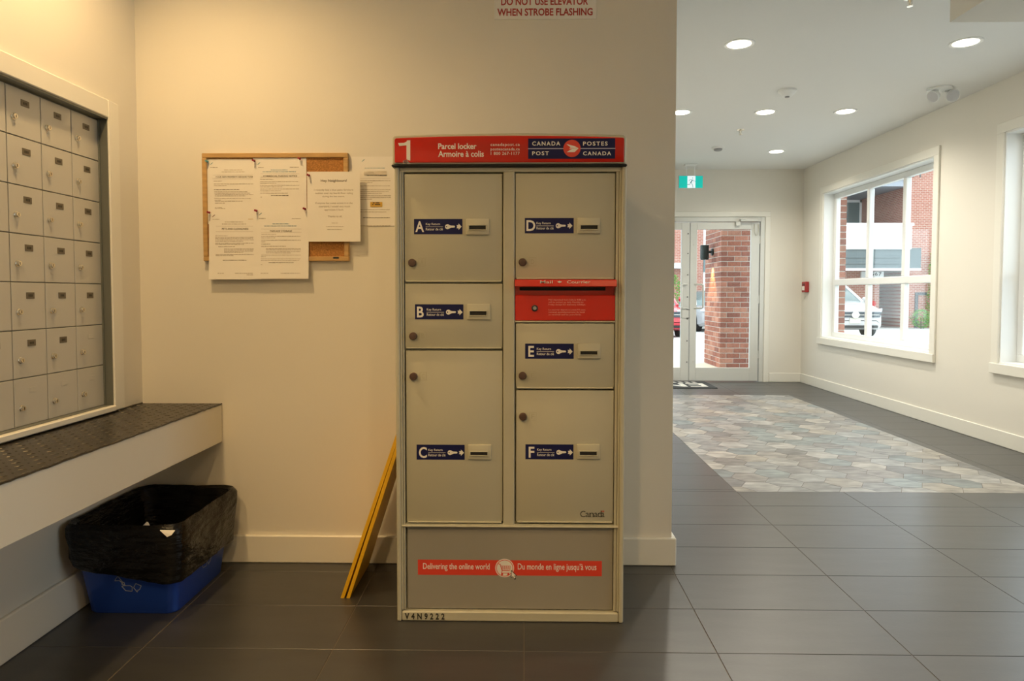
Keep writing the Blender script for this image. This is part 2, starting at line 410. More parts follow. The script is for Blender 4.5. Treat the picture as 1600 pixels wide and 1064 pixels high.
B(2.0, 2.09, YF+.002, YF+.014, .812, .918, bev=.003).build('latch_plate', ALU, dl)
for z in (.812, .918): B(2.06, 2.098, YF+.0, YF+.012, z-.004, z+.004).build('latch_bolt', BLACK, dl)
B(2.66, 2.72, YF-.03, YF+.012, 1.975, 2.03, bev=.004).build('closer_shoe', ALU, dr)
B(2.71, 2.93, YF-.055, YF-.004, 2.028, 2.068, bev=.006).build('door_closer', ALU, dr)
MB().tube([(2.69, YF-.02, 2.02), (2.70, YF-.06, 2.06), (2.80, YF-.05, 2.045)], .007).build('closer_arm', ALU, dr)
MB().cyl((2.148, YF+.014, 1.745), (2.148, YF+.004, 1.745), .012, n=14).build('peg', ALU, dr)
MB().cyl((2.16, YF+.014, .262), (2.16, YF+.002, .262), .012, n=14).build('peg', ALU, dr)
MB().tube([(2.905, YF+.008, 2.0), (2.898, YF-.01, 1.90), (2.915, YF-.014, 1.855), (2.945, YF-.012, 1.865), (2.955, YF-.006, 1.93), (2.95, YF+.004, 2.0)], .004).build('cable', BEIGE, dr, smooth=True)
# mat
matt = tag(B(1.09, 2.285, 8.11, 8.715, 0, .012, bev=.003).build('door_mat', mat('mat_rubber', (.035, .037, .038), .8, bump=(300, .4))),
           'dark rubber door mat with pale lettering before the entrance doors', 'door mat')
MB().text('EN', 1.63, 2.20, 8.19, 8.50, 0, bold=.02, flip=.0128).build('lettering', PWHITE, matt)
m = MB(); xx = 2.16
for k in range(7):
    m.poly([(xx, 8.56, .0128), (xx-.05, 8.56, .0128), (xx-.065, 8.64, .0128), (xx-.02, 8.64, .0128)]); xx -= .085
m.build('small_lettering', PWHITE, matt)

# ------------------------------------------------------------------ parcel locker
YL = 2.300
def q(x, y, Y=YL): p = U(x, y, Y=Y); return p.x, p.z
LK = thing('parcel_locker', 'tall beige steel parcel locker with six lettered doors and a red header', 'parcel locker', (-.047, 2.54, 0))
B(-.430, .335, YL+.028, 2.778, .012, 1.555, bev=.004).build('body', BEIGED, LK)
for x0, x1 in ((-.432, -.417), (.321, .336)): B(x0, x1, YL-.012, YL+.06, .0, 1.54, bev=.005, seg=3).build('side_post', BEIGED, LK)
for x0, x1 in ((-.417, -.410), (.314, .321)): B(x0, x1, YL-.006, YL+.03, .036, 1.53, bev=.002).build('side_rail', BEIGED, LK)
for x0, x1 in ((-.409, -.4035), (.3035, .313)): B(x0, x1, YL-.003, YL+.03, .036, 1.525, bev=.0015).build('door_frame_strip', BEIGE, LK)
B(-.0705, -.0325, YL-.004, YL+.03, .328, 1.53, bev=.003).build('centre_post', BEIGE, LK)
B(-.4165, .3205, YL-.006, YL+.03, 1.519, 1.536, bev=.002).build('head_rail', BEIGED, LK)
base = B(-.4165, .3205, YL-.010, YL+.04, .0, .034, bev=.004).build('base_rail', BEIGED, LK)
x0, z0 = q(632.5, 968, YL-.011); x1, z1 = q(694.5, 958, YL-.011)
MB().text('V4N9222', x0, x1, z0, z1-.001, YL-.0106, bold=.035, spacing=1.75).build('serial_lettering', BLACK, base)
for a, b_ in (((626, 818.5), (970, 820.5)),):
    B(-.4145, .3185, YL-.012, YL+.03, .3255, .3315, bev=.002).build('ledge', BEIGED, LK)
B(-.4025, .3025, YL-.0025, YL+.03, .331, .3345, bev=.001).build('ledge', BEIGED, LK)
# bottom panel
PAN = mat('grey_panel', (.31, .29, .245), .2, vary=(2.5, .06))
pan = B(-.3985, .3020, YL+.006, YL+.03, .037, .3225, bev=.002).build('bottom_panel', PAN, LK)
for x0, x1 in ((-.403, -.399), (.3026, .313)): pass
YP = YL+.0056
px = lambda x, y: q(x, y, YP)
m = MB().use(REDF); x0, z0 = px(653, 898); x1, z1 = px(940.5, 876.5); m.poly([(x0, YP, z0), (x1, YP, z0), (x1, YP, z1), (x0, YP, z1)])
cx, cz = px(788.5, 887.5); k = .00214
m.use(PWHITE).disc(cx, cz, YP-.0003, 15*k); m.use(REDF).disc(cx, cz, YP-.0006, 13.6*k, r_in=12.6*k)
m.use(PWHITE)
def t_in(m, body, xa, ya, xb, yb, Y, **kw):
    a = U(xa, yb, Y=Y); c = U(xb, ya, Y=Y); m.text(body, a.x, c.x, a.z, c.z, Y, **kw)
t_in(m, 'Delivering the online world', 661, 880.5, 765, 892, YP-.0003, bold=.009)
t_in(m, 'Du monde en ligne jusqu\u2019\u00e0 vous', 809, 881, 932, 893, YP-.0003, bold=.009)
m.use(REDF)
def P2(pts, s=k, ox=cx, oz=cz): return [(ox+a*s, oz-b*s) for a, b in pts]
m.strip(P2([(-10, -7), (-7, -6), (-4, 4), (7, 4)]), .0022, YP-.0007)
for b in (-3.5, -1.2, 1.1): m.strip(P2([(-5.5, b), (9, b)]), .0014, YP-.0007)
for a in (-3, 0, 3, 6, 9): m.strip(P2([(a, -3.5), (a-.7, 4)]), .0012, YP-.0008)
m.strip(P2([(-4, 4), (-5, 8), (7, 8)]), .002, YP-.0007)
m.disc(cx-4*k, cz-10*k, YP-.0007, 1.8*k, 14); m.disc(cx+6*k, cz-10*k, YP-.0007, 1.8*k, 14)
ax, az = px(798.5, 890)
arrow = [(0, 0), (0, 13.5), (3, 10.8), (5.6, 16.2), (8, 15), (5.6, 10), (9.6, 9.6)]
m.use(BLACK).poly([(ax+a*k*1.0, YP-.0010, az-b*k) for a, b in arrow])
ccx, ccz = 3.3, 8.2
m.use(PWHITE).poly([(ax+(ccx+(a-ccx)*.72)*k, YP-.0014, az-(ccz+(b-ccz)*.72)*k) for a, b in arrow])
m.build('slogan_print', parent=pan, keep=True)

# doors
LEAF = [(0, -10), (1.6, -6.5), (3.4, -7.4), (2.8, -3), (5.6, -5), (6.3, -3.4), (9.4, -3.9), (8.2, -.8), (9.6, .3), (5.2, 4), (5.7, 5.6), (.6, 4.9), (.7, 9.5)]
LEAF = LEAF + [(-a, b) for a, b in LEAF[::-1][:-1] if a] 
DOORS = {  # door box px, label px, slot px, opening px, lock px
 'A': ((631.5, 271.5, 785, 440.5), (647, 342, 722.5, 366), (728, 341.5, 764.5, 366.5), (733, 352.5, 759, 358.5), (643.5, 410.5)),
 'B': ((632.5, 443, 785.5, 544.5), (648.5, 475.5, 724, 499), (729.5, 475, 766, 499.5), (734, 486.5, 760, 492.5), (645, 525.5)),
 'C': ((634, 547.5, 786, 816.5), (651, 695, 726, 718), (731, 695.5, 767.5, 718.5), (735, 706.5, 761.5, 711.5), (645.5, 588.5)),
 'D': ((805.5, 270.5, 961, 436), (820, 340.5, 896.5, 364.5), (902.5, 340, 938.5, 364.5), (907.5, 352, 934, 358), (816.5, 409.5)),
 'E': ((806, 505, 960, 607), (820.5, 537, 896.5, 560.5), (902.5, 537, 939, 560.5), (907, 549, 933.5, 554), (816.5, 587.5)),
 'F': ((806.5, 609.5, 959, 816.5), (821, 694.5, 896, 717.5), (901.5, 695, 938, 718), (906, 706, 932.5, 711.5), (817, 651.5))}
for L, (d, lb, sl, op, lk) in DOORS.items():
    x0, z1 = q(d[0], d[1]); x1, z0 = q(d[2], d[3])
    x0 = max(x0, -.4015) if x0 < -.2 else max(x0, -.0305); x1 = min(x1, -.0725) if x1 < .1 else min(x1, .3015)
    mb = MB(); mb.box(x0, x1, YL, YL+.026, z0+.003, z1, bev=.0035, seg=2)
    dd = mb.build('door', BEIGE, LK, smooth=True); dd['label'] = 'locker door marked %s with a key return slot' % L
    B(x0+.004, x1-.004, YL-.006, YL+.004, z0-.0005, z0+.004, bev=.0012).build('drip_edge', BEIGED, dd)
    Y1 = YL-.0006
    a, c = q(lb[0], lb[3], Y1), q(lb[2], lb[1], Y1)
    B(a[0], c[0], Y1, YL+.001, a[1], c[1]).build('key_label', NAVY, dd)
    Y2 = Y1-.0004; m = MB().use(PWHITE); ox, oy = lb[0], lb[1]
    lw = {'A': 13.5, 'B': 10.5, 'C': 12.5, 'D': 14, 'E': 9, 'F': 9}[L]
    lx = {'A': 2, 'B': 3, 'C': 3.5, 'D': 2.5, 'E': 5, 'F': 5}[L]
    t_in(m, L, ox+lx, oy+3.5, ox+lx+lw, oy+20.5, Y2, bold=.022)
    t_in(m, 'Key Return', ox+18.3, oy+6.3, ox+40.5, oy+10.8, Y2, bold=.008)
    t_in(m, 'Retour de cl\u00e9', ox+18.3, oy+14, ox+45, oy+18, Y2, bold=.008)
    s0, s1 = q(ox+18.3, oy+12.4, Y2), q(ox+45, oy+12.4, Y2); m.strip([s0, s1], .0012, Y2)
    kx, kz = q(ox+52.2, oy+12.2, Y2); k = .00214
    m.disc(kx, kz, Y2, 3.9*k, 22)
    m.poly([(kx+2.5*k, Y2-.0001, kz+2.6*k), (kx+5.6*k, Y2-.0001, kz+1.7*k), (kx+11*k, Y2-.0001, kz+1.5*k), (kx+11.8*k, Y2-.0001, kz+.2*k), (kx+11*k, Y2-.0001, kz-1.2*k), (kx+5.6*k, Y2-.0001, kz-1.5*k), (kx+2.5*k, Y2-.0001, kz-3*k)])
    m.poly([(kx+a*k, Y2, kz+b*k) for a, b in ((14.3, 2.4), (17.2, 2.4), (17.2, 5), (22.2, 0), (17.2, -5), (17.2, -2.4), (14.3, -2.4), (15.1, 0))])
    m.use(NAVY).disc(kx-1.4*k, kz, Y2-.0003, 1.0*k, 12)
    m.build('label_print', parent=dd, keep=True)
    Y3 = YL-.013
    a, c = q(sl[0], sl[3], Y3), q(sl[2], sl[1], Y3)
    a2, c2 = q(op[0], op[3], Y3), q(op[2], op[1], Y3)
    mb = MB(); X0, Z0, X1, Z1 = a[0], a[1], c[0], c[1]
    mb.box(X0, X1, YL-.0085, YL+.001, Z0, Z1, bev=.0025, seg=2)
    t = .0028
    mb.box(a2[0]-t, c2[0]+t, Y3, YL-.008, c2[1], c2[1]+t, bev=.0009).box(a2[0]-t, c2[0]+t, Y3, YL-.008, a2[1]-t, a2[1], bev=.0009)
    mb.box(a2[0]-t, a2[0], Y3, YL-.008, a2[1], c2[1], bev=.0009).box(c2[0], c2[0]+t, Y3, YL-.008, a2[1], c2[1], bev=.0009)
    mb.build('key_slot', BEIGED, dd, smooth=True)
    B(a2[0], c2[0], YL-.0092, YL-.0084, a2[1], c2[1]).build('slot_opening', DARK, dd)
    a = q(*lk, YL-.01)
    MB().lathe([(.0132, 0), (.0132, .009), (.011, .0125), (.003, .0135)], (a[0], YL+.001, a[1]), (0, -1, 0), 24).build('lock', LOCKB, dd, smooth=True)
    e0, e1 = q(lk[0]+10.5, lk[1]+5.5, YL), q(lk[0]+21, lk[1]-7, YL); ye = YL-.0004
    m = MB().strip([(e0[0], e0[1]), (e1[0], e0[1]), (e1[0], e1[1]), (e0[0], e1[1]), (e0[0], e0[1])], .0011, ye)
    m.text(L, e0[0]+.006, e1[0]-.006, e0[1]+.006, e1[1]-.006, ye); m.build('embossed_letter', mat('emboss', (.42, .39, .28), .4), dd)
    if L == 'F':
        m = MB().use(BLACK); Y4 = YL-.0006
        t_in(m, 'C', 906.5, 798.3, 914.7, 808, Y4)
        for ch, xa, xb, ya in (('a', 915, 920.5, 801.2), ('n', 921, 928, 801.2), ('a', 928.6, 933.6, 801.2), ('d', 933.8, 940, 797.8), ('a', 940.2, 944.2, 801.2)): t_in(m, ch, xa, ya, xb, 808, Y4)
        for xa, xb in ((919.5, 921.3), (920.6, 924), (925.6, 929), (932.6, 934.4), (939, 941), (943, 945)):
            s0, s1 = q(xa, 807.7, Y4), q(xb, 807.7, Y4); m.strip([s0, s1], .0011, Y4-.0001)
        m.use(REDF)
        for xa, xb in ((939.2, 940.4), (942.8, 944)):
            s0, s1 = q(xa, 800, Y4), q(xb, 797.8, Y4); m.poly([(s0[0], Y4, s0[1]), (s1[0], Y4, s0[1]), (s1[0], Y4, s1[1]), (s0[0], Y4, s1[1])])
        s0 = q(941.6, 798.9, Y4); m.poly([(s0[0]+a*.00022, Y4-.0001, s0[1]-b*.00026) for a, b in LEAF])
        m.build('wordmark', parent=dd, keep=True)

# outgoing mail slot
x0, x1 = -.0310, .3030; zt, zb = q(0, 436.5)[1], q(0, 500)[1]
slot = B(x0, x1, YL-.002, YL+.026, zb+.001, 1.1105, bev=.002).build('mail_slot', RED, LK); slot['label'] = 'red outgoing mail slot with a projecting hood'
B(x0, x1, YL+.020, YL+.028, 1.108, 1.165).build('slot_recess', RED, slot)
B(x0+.015, x1-.03, YL+.0195, YL+.0205, 1.126, 1.142).build('slot_opening', DARK, slot)
prof = [(YL+.027, zt), (YL-.028, zt-.0005), (YL-.036, zt-.004), (YL-.040, zt-.022), (YL-.036, zt-.025), (YL-.005, zt-.021), (YL+.027, zt-.021)]
MB().poly([(x0, y, z) for y, z in prof], (x1-x0, 0, 0)).build('slot_hood', RED, slot)
m = MB().use(PWHITE); yh = YL-.0402
t_in(m, 'Mail', 844, 438.3, 863.5, 442.8, yh-.0012, bold=.005); t_in(m, 'Courrier', 886, 438.3, 922.5, 442.8, yh-.0012, bold=.005)
s0 = q(874.3, 440.5, yh); m.poly([(s0[0]+a*.00075, yh-.0012, s0[1]-b*.00042) for a, b in LEAF])
m.build('hood_lettering', parent=slot, keep=True)
m = MB().use(mat('print_pink', (.85, .42, .33), .5))
for i, s in enumerate(('Mail deposited here before 9:00 a.m.', 'will be picked up daily Monday to', 'Friday except for statutory holidays.', None, 'Le courrier d\u00e9pos\u00e9 ici avant 9 h sera', 'ramass\u00e9 quotidiennement du lundi', 'au vendredi sauf les jours f\u00e9ri\u00e9s.')):
    if s: t_in(m, s, 857, 467.2+3.75*i+(.6 if i > 3 else 0), {0: 915.5, 1: 911.5, 2: 915, 4: 914.5, 5: 913.5, 6: 908.5}[i], 470.2+3.75*i+(.6 if i > 3 else 0), YL-.0026)
m.build('instruction_print', parent=slot, keep=True)
a = q(835.5, 481.5, YL-.006)
MB().lathe([(.0108, 0), (.0108, .005), (.008, .0065)], (a[0], YL-.001, a[1]), (0, -1, 0), 24).build('lock_collar', BLACK, slot, smooth=True)
MB().lathe([(.0065, 0), (.006, .0085), (.0024, .009)], (a[0], YL-.001, a[1]), (0, -1, 0), 20).build('lock_cylinder', mat('lock_steel', (.35, .36, .36), .3, .9), slot, smooth=True)
B(x0, x1, YL-.005, YL+.02, zb-.0055, zb-.0005, bev=.0015).build('drip_edge', BEIGED, slot)

# header with a gently domed top
YH = YL-.022
hd0, hd1, hz0, hz1 = -.4365, .3335, 1.541, 1.634
def header_outline(x0, x1, z0, z1, dome, r, n=14):
    pts = [(x0+r*.3, z0), (x1-r*.3, z0), (x1, z0+r*.3)]
    for i in range(6): a = math.pi/2*i/5; pts.append((x1-r+r*math.cos(a), z1-r+r*math.sin(a)))
    for i in range(1, n): t = i/n; pts.append((x1-r+(x0-x1+2*r)*t, z1+dome*(1-(2*t-1)**2)))
    for i in range(6): a = math.pi/2+math.pi/2*i/5; pts.append((x0+r+r*math.cos(a), z1-r+r*math.sin(a)))
    pts.append((x0, z0+r*.3)); return pts
o1 = header_outline(hd0, hd1, hz0, hz1+.002, .007, .012); o0 = header_outline(hd0+.004, hd1-.004, hz0+.003, hz1-.002, .007, .010)
hdr = MB().rings([[(x, YH+.30, z) for x, z in o1], [(x, YH+.006, z) for x, z in o1], [(x, YH, z) for x, z in o0]]).build('header', BEIGED, LK, smooth=True)
B(-.4395, .3365, YL-.024, YL+.06, 1.533, 1.5415, bev=.003).build('header_gasket', DARK, LK)
hp = header_outline(hd0+.009, hd1-.008, hz0+.006, hz1-.008, .007, .006)
MB().rings([[(x, YH+.001, z) for x, z in hp], [(x, YH-.0035, z) for x, z in hp], [(x*.996-.0002, YH-.005, (z-1.588)*.96+1.588) for x, z in hp]]).build('header_panel', RED, hdr, smooth=True)
Yh = YH-.0054
hq = lambda u, v: U(606+u/7.843, 200+v/7.843, Y=Yh)
m = MB().use(PWHITE)
m.poly([tuple(hq(u, v)) for u, v in ((236, 152), (275, 150), (275, 402), (250, 392), (228, 385), (228, 212), (140, 222), (126, 186), (200, 182), (228, 168))])
for dv in (0, 20): 
    pts = [(190+10*i, 410+dv-14*math.sin(math.pi*i/9*1.6)+ (0 if i < 6 else 4*(i-5))) for i in range(9 - dv//10)]
    m.strip([(lambda p: (p.x, p.z))(hq(*p)) for p in pts], .0028, Yh-.0001)
m.build('locker_number', parent=hdr, keep=True); m = MB().use(PWHITE)
t_in(m, 'Parcel locker', 684.7, 223.8, 744.6, 233, Yh, bold=.020)
t_in(m, 'Armoire \u00e0 colis', 684.7, 235.5, 756, 245.3, Yh, bold=.020)
m.build('header_lettering', parent=hdr, keep=True); m = MB().use(PWHITE)
t_in(m, 'canadapost.ca', 766.5, 223.4, 812, 229.5, Yh, bold=.006, spacing=1.15)
t_in(m, 'postescanada.ca', 766.5, 230.6, 812, 236.5, Yh, bold=.006, spacing=1.08)
t_in(m, '1 800 267-1177', 766.8, 237.2, 812, 242, Yh, bold=.006, spacing=1.1)
m.build('contact_lettering', parent=hdr, keep=True); m = MB()
a, c = U(825.2, 248.2, Y=Yh), U(961.3, 216, Y=Yh)
m.use(NAVY).poly([(a.x, Yh, a.z), (c.x, Yh, a.z), (c.x, Yh, c.z), (a.x, Yh, c.z)])
zl = U(893, 232.1, Y=Yh).z; m.use(mat('print_lilac', (.42, .42, .55), .5)).strip([(a.x+.0008, zl), (c.x-.0008, zl)], .0028, Yh-.0002)
cc = U(893.7, 231.9, Y=Yh); m.use(REDF).disc(cc.x, cc.z, Yh-.0004, 13.3*.00211, 48)
gq = lambda u, v: (lambda p: (p.x, Yh-.0008, p.z))(U(800+u/8.42, 200+v/8.42, Y=Yh))
m.use(PWHITE).poly([gq(*p) for p in ((717, 211), (824, 239), (876, 267), (762, 261), (770, 252), (738, 232))])
m.poly([gq(*p) for p in ((720, 319), (764, 288), (790, 284), (748, 268), (876, 268), (822, 319))])
for body, x0, x1, y0, y1 in (('CANADA', 831.5, 875.5, 220.8, 227.6), ('POST', 831.5, 857.6, 236.3, 242.6), ('POSTES', 911, 949.5, 221, 227.6), ('CANADA', 911, 955, 236.5, 242.8)):
    t_in(m, body, x0, y0, x1, y1, Yh-.0004, bold=.024, spacing=1.28)
m.build('post_emblem', parent=hdr, keep=True)

# ------------------------------------------------------------------ mailboxes in the wall
MX, M0, PIT, ZM0 = -1.602, 2.577, .1535, .6905
NC, NR = 5, 7; YM0 = M0-NC*PIT
BK = thing('mailbox_bank', 'grid of grey metal mailboxes set into the wall above the counter', 'mailboxes', (MX, (M0+YM0)/2, .69))
fr = MB().box(XL-.148, MX-.006, YM0-.003, M0+.001, .6905, 1.7775)
fr.build('box_body', MAILF, BK)
rv = MB().box(MX-.006, XL+.012, M0+.0005, M0+.0035, .69, 1.778).box(MX-.006, XL+.012, YM0-.006, YM0-.003, .69, 1.778).box(MX-.006, XL+.012, YM0-.006, M0+.0035, 1.769, 1.7775)
rv.box(MX-.006, XL+.004, YM0-.006, M0+.0035, .6895, .6915)
rv.build('recess_lining', MAILF, BK)
B(MX-.003, MX+.006, M0-.0035, M0+.0005, .692, 1.769).build('edge_strip', MAILF, BK)
c = .066
tr = MB().box(XL, XL+.018, M0+.0035, M0+.0035+c, .668, 1.775+c, bev=.003).box(XL, XL+.018, YM0-.006-c, YM0-.006, .668, 1.775+c, bev=.003)
tr.box(XL, XL+.018, YM0-.006, M0+.0035, 1.775, 1.775+c, bev=.003).box(XL, XL+.024, YM0-.006, M0+.0035, .668, .689, bev=.003)
tr.build('casing', TRIMP, BK)
def local_mesh(name, mb, smooth=False):
    bmesh.ops.recalc_face_normals(mb.bm, faces=mb.bm.faces[:]); me = bpy.data.meshes.new(name); mb.bm.to_mesh(me); mb.bm.free()
    for q_ in mb.mats: me.materials.append(q_)
    if smooth: me.shade_smooth(); me.set_sharp_from_angle(angle=math.radians(35))
    return me
dm = local_mesh('door', MB().use(MAILD).box(-.006, 0, -PIT/2+.0017, PIT/2-.0017, -PIT/2+.0017, PIT/2-.0017, bev=.0010))
lm = local_mesh('lock', MB().use(CHROME).lathe([(.0105, 0), (.0105, .002), (.0085, .003), (.0085, .009), (.0075, .010), (.001, .010)], (0, 0, 0), (1, 0, 0), 18).use(DARK).box(.0101, .0104, -.001, .001, -.0045, .0045), True)
pm = MB().use(PLATE).box(0, .0012, -.0185, .0185, -.0105, .0105, bev=.0004).use(mat('plate_figures', (.03, .026, .02), .5))
for k in (-1, 0, 1): pm.box(.0012, .0014, k*.0065-.0024, k*.0065+.0024, -.004, .004)
pm = local_mesh('number_plate', pm)
gm = local_mesh('label_ghost', MB().use(MAILD).box(0, .0012, -.017, .017, -.008, .008, bev=.0005))
for cidx in range(NC):
    for r in range(NR):
        yc, zc = M0 - PIT*(cidx+.5), ZM0 + PIT*(NR-1-r+.5)
        d = link('door', dm, (MX, yc, zc), BK)
        link('lock', lm, (MX, yc-.047, zc-.018), d)
        if r == 6 or (r == 5 and cidx == 0): link('label_recess', gm, (MX-.0004, yc+.006, zc+.036), d)
        else: link('number_plate', pm, (MX, yc+.006, zc+.034), d)

# ------------------------------------------------------------------ counter
CT0, CT1, CX1, CY0 = .503, .664, -1.25, .35
CO = thing('wall_counter', 'white boxed counter with a dark tread-plate top below the mailboxes', 'counter', (-1.42, 1.6, CT0))
B(CX1-.02, CX1, CY0, YB-.001, CT0, CT1-.006, bev=.002).build('fascia', TRIMP, CO)
B(XL+.001, CX1-.02, CY0, YB-.001, CT0+.004, CT1-.012).build('carcass', TRIMP, CO)
TREAD = mat('tread_plate', (.050, .043, .034), .33, .55, vary=(30, .2))
B(XL+.001, CX1+.001, CY0, YB-.002, CT1-.006, CT1-.002).build('top_plate', TREAD, CO)
m = MB(); pitch = .034
for i in range(10):
    for j in range(72):
        x, y = XL+.018+i*pitch, YB-.02-j*pitch
        a = math.radians(45 if (i+j) % 2 else -45); ca, sa = math.cos(a), math.sin(a); L, wv = .0125, .0035
        rr = [[(x+ca*u*s_-sa*v*s_, y+sa*u*s_+ca*v*s_, z) for u, v in ((-L, 0), (0, -wv), (L, 0), (0, wv))] for s_, z in ((1, CT1-.0025), (.55, CT1-.0004))]
        m.rings(rr, cap0=False)
tp = m.build('tread_pattern', TREAD, CO); tp['kind'] = 'stuff'
rs = random.Random(11); pts = []
y = YB-.004
while y > CY0: pts.append((CX1+.0005+rs.uniform(-.0006, .0012), y, CT1-.0035+rs.uniform(-.0012, .0016))); y -= .022
MB().tube(pts, .0034, 6).build('sealant_edge', mat('sealant', (.02, .016, .012), .25), CO, smooth=True)
pts = [(CX1-.012-rs.uniform(0, .002), p[1], CT1-.0015) for p in pts]
pts2 = [(XL+.0035, YB-.01-.03*k_, CT1-.001+rs.uniform(-.001, .002)) for k_ in range(60)]
MB().tube(pts2, .0035, 6).build('wall_sealant', mat('sealant', (.02, .016, .012), .25), CO, smooth=True)

# ------------------------------------------------------------------ recycling box and liner
bx0, bx1, by0, by1, bh = -1.552, -1.178, 2.272, 2.745, .312
cx0, cx1, cy0, cy1 = -1.522, -1.212, 2.325, 2.705
def rrect(x0, x1, y0, y1, r, z, n=6):
    o = []
    for (cx_, cy_, a0) in ((x1-r, y1-r, 0), (x0+r, y1-r, 90), (x0+r, y0+r, 180), (x1-r, y0+r, 270)):
        for i in range(n+1): a = math.radians(a0+90*i/n); o.append((cx_+r*math.cos(a), cy_+r*math.sin(a), z))
    return o
BN = thing('recycling_bin', 'blue plastic recycling box on the floor under the counter', 'recycling bin', ((cx0+cx1)/2, (cy0+cy1)/2, 0))
def lerp_rect(t, inset=0, z=None):
    return rrect(cx0+(bx0-cx0)*t+inset, cx1+(bx1-cx1)*t-inset, cy0+(by0-cy0)*t+inset, cy1+(by1-cy1)*t-inset, .035, bh*t if z is None else z)
MB().rings([lerp_rect(0, .004, 0), lerp_rect(.02), lerp_rect(.93), lerp_rect(.93, -.008), lerp_rect(1, -.008), lerp_rect(1, .004), lerp_rect(.05, .004)]).build('tub', BLUE, BN, smooth=True)
SYM = mat('symbol_print', (.30, .33, .42), .5)
def bin_front(u, v):  # u 0..1 across, v height
    t = v/bh; return (cx0+(bx0-cx0)*t + u*((cx1-cx0)+((bx1-bx0)-(cx1-cx0))*t), cy0+(by0-cy0)*t-.0015, v)
def bin_right(u, v):
    t = v/bh; return (cx1+(bx1-cx1)*t+.0015, cy0+(by0-cy0)*t + u*((cy1-cy0)+((by1-by0)-(cy1-cy0))*t), v)
ARW = [[(-1.9, -.1), (-1.15, -.05), (-.75, -.55), (-.95, -.62), (-.45, -.95), (-.55, -.3), (-.7, -.42), (-1.3, .75), (-1.75, .2), (-1.9, -.1)],
       [(-.95, -1.05), (-.45, -1.85), (.55, -1.95), (.65, -1.2), (.35, -.95), (-.45, -.95), (-.95, -1.05)],
       [(.85, -1.3), (1.25, -.55), (2.05, -.95), (1.75, -1.65), (1.45, -1.75), (1.35, -2.1), (.85, -1.3)],
       [(-.9, .9), (-.3, 1.8), (.5, 1.8), (1.0, 1.0), (1.3, 1.2), (1.0, .2), (.2, .5), (.5, .7), (.1, 1.2), (-.4, .6), (-.9, .9)]]
for fn, uc, su in ((bin_front, .50, .068), (bin_right, .52, .062)):
    m = MB()
    for pl in ARW:
        for (a0, b0), (a1, b1) in zip(pl, pl[1:]):
            p, r_ = Vector(fn(uc+a0*su, .128+b0*.021)), Vector(fn(uc+a1*su, .128+b1*.021)); m.tube([p, r_], .0012, 4)
    m.build('recycling_symbol', SYM, BN)
# liner: over the rim, down outside unevenly, down inside
nz = lambda a, s: math.sin(a*3+s)*.4+math.sin(a*7+2*s)*.3+math.sin(a*17+s*3)*.2+math.sin(a*31+s)*.12
def liner_ring(t_in_, z, amp, seed, skew=0):
    base_ = rrect(bx0-t_in_, bx1+t_in_, by0-t_in_, by1+t_in_, .05, z, n=6); dense = []
    for i, p in enumerate(base_):
        p2 = base_[(i+1) % len(base_)]; k_ = max(1, int(math.dist(p, p2)/.012))
        dense += [tuple(p[d]+(p2[d]-p[d])*j/k_ for d in range(3)) for j in range(k_)]
    cx_, cy_ = (bx0+bx1)/2, (by0+by1)/2; out = []
    for x, y, z_ in dense:
        a = math.atan2(y-cy_, x-cx_); d = nz(a*2, seed)*amp
        L = math.hypot(x-cx_, y-cy_); out.append((x+(x-cx_)/L*d, y+(y-cy_)/L*d, z_+nz(a*2, seed+5)*amp*.6 + skew*(-(x-bx0)/(bx1-bx0)+.35)))
    return out
R0 = [liner_ring(-.07, .10, .012, 1), liner_ring(-.02, .27, .008, 2), liner_ring(-.006, .325, .004, 3), liner_ring(.008, .334, .004, 3), liner_ring(.018, .318, .005, 4),
      liner_ring(.020, .285, .007, 5, .01), liner_ring(.016, .245, .007, 6, .02), liner_ring(.010, .205, .006, 7, .04), liner_ring(.004, .165, .005, 8, .06), liner_ring(-.003, .158, .004, 8, .06)]
n_ = min(len(r) for r in R0); R0 = [[r[int(i*len(r)/n_)] for i in range(n_)] for r in R0]
R0 = [[(max(x, XL+.02), y, z) for x, y, z in r] for r in R0]
lin = MB().rings(R0, cap0=True, cap1=False).build('bin_liner', BAG, smooth=True)
tag(lin, 'shiny black plastic bag lining the blue recycling box', 'bin bag')
def scrap(pts, label, th=.0015):
    tag(MB().poly([Vector(p) for p in pts], (0, th, th)).build('paper_scrap', PAPER), label, 'paper', 'papers in the recycling box')
scrap([U(213, 832, Y=2.335), U(239, 832, Y=2.335), U(231, 816.5, Y=2.36), U(229, 816, Y=2.36)], 'small folded paper corner poking up inside the lined recycling box')
scrap([U(250, 829, Y=2.252), U(273, 829.5, Y=2.252), U(268, 836, Y=2.246), U(261, 839, Y=2.245)], 'pale flat paper piece against the front rim of the lined recycling box')

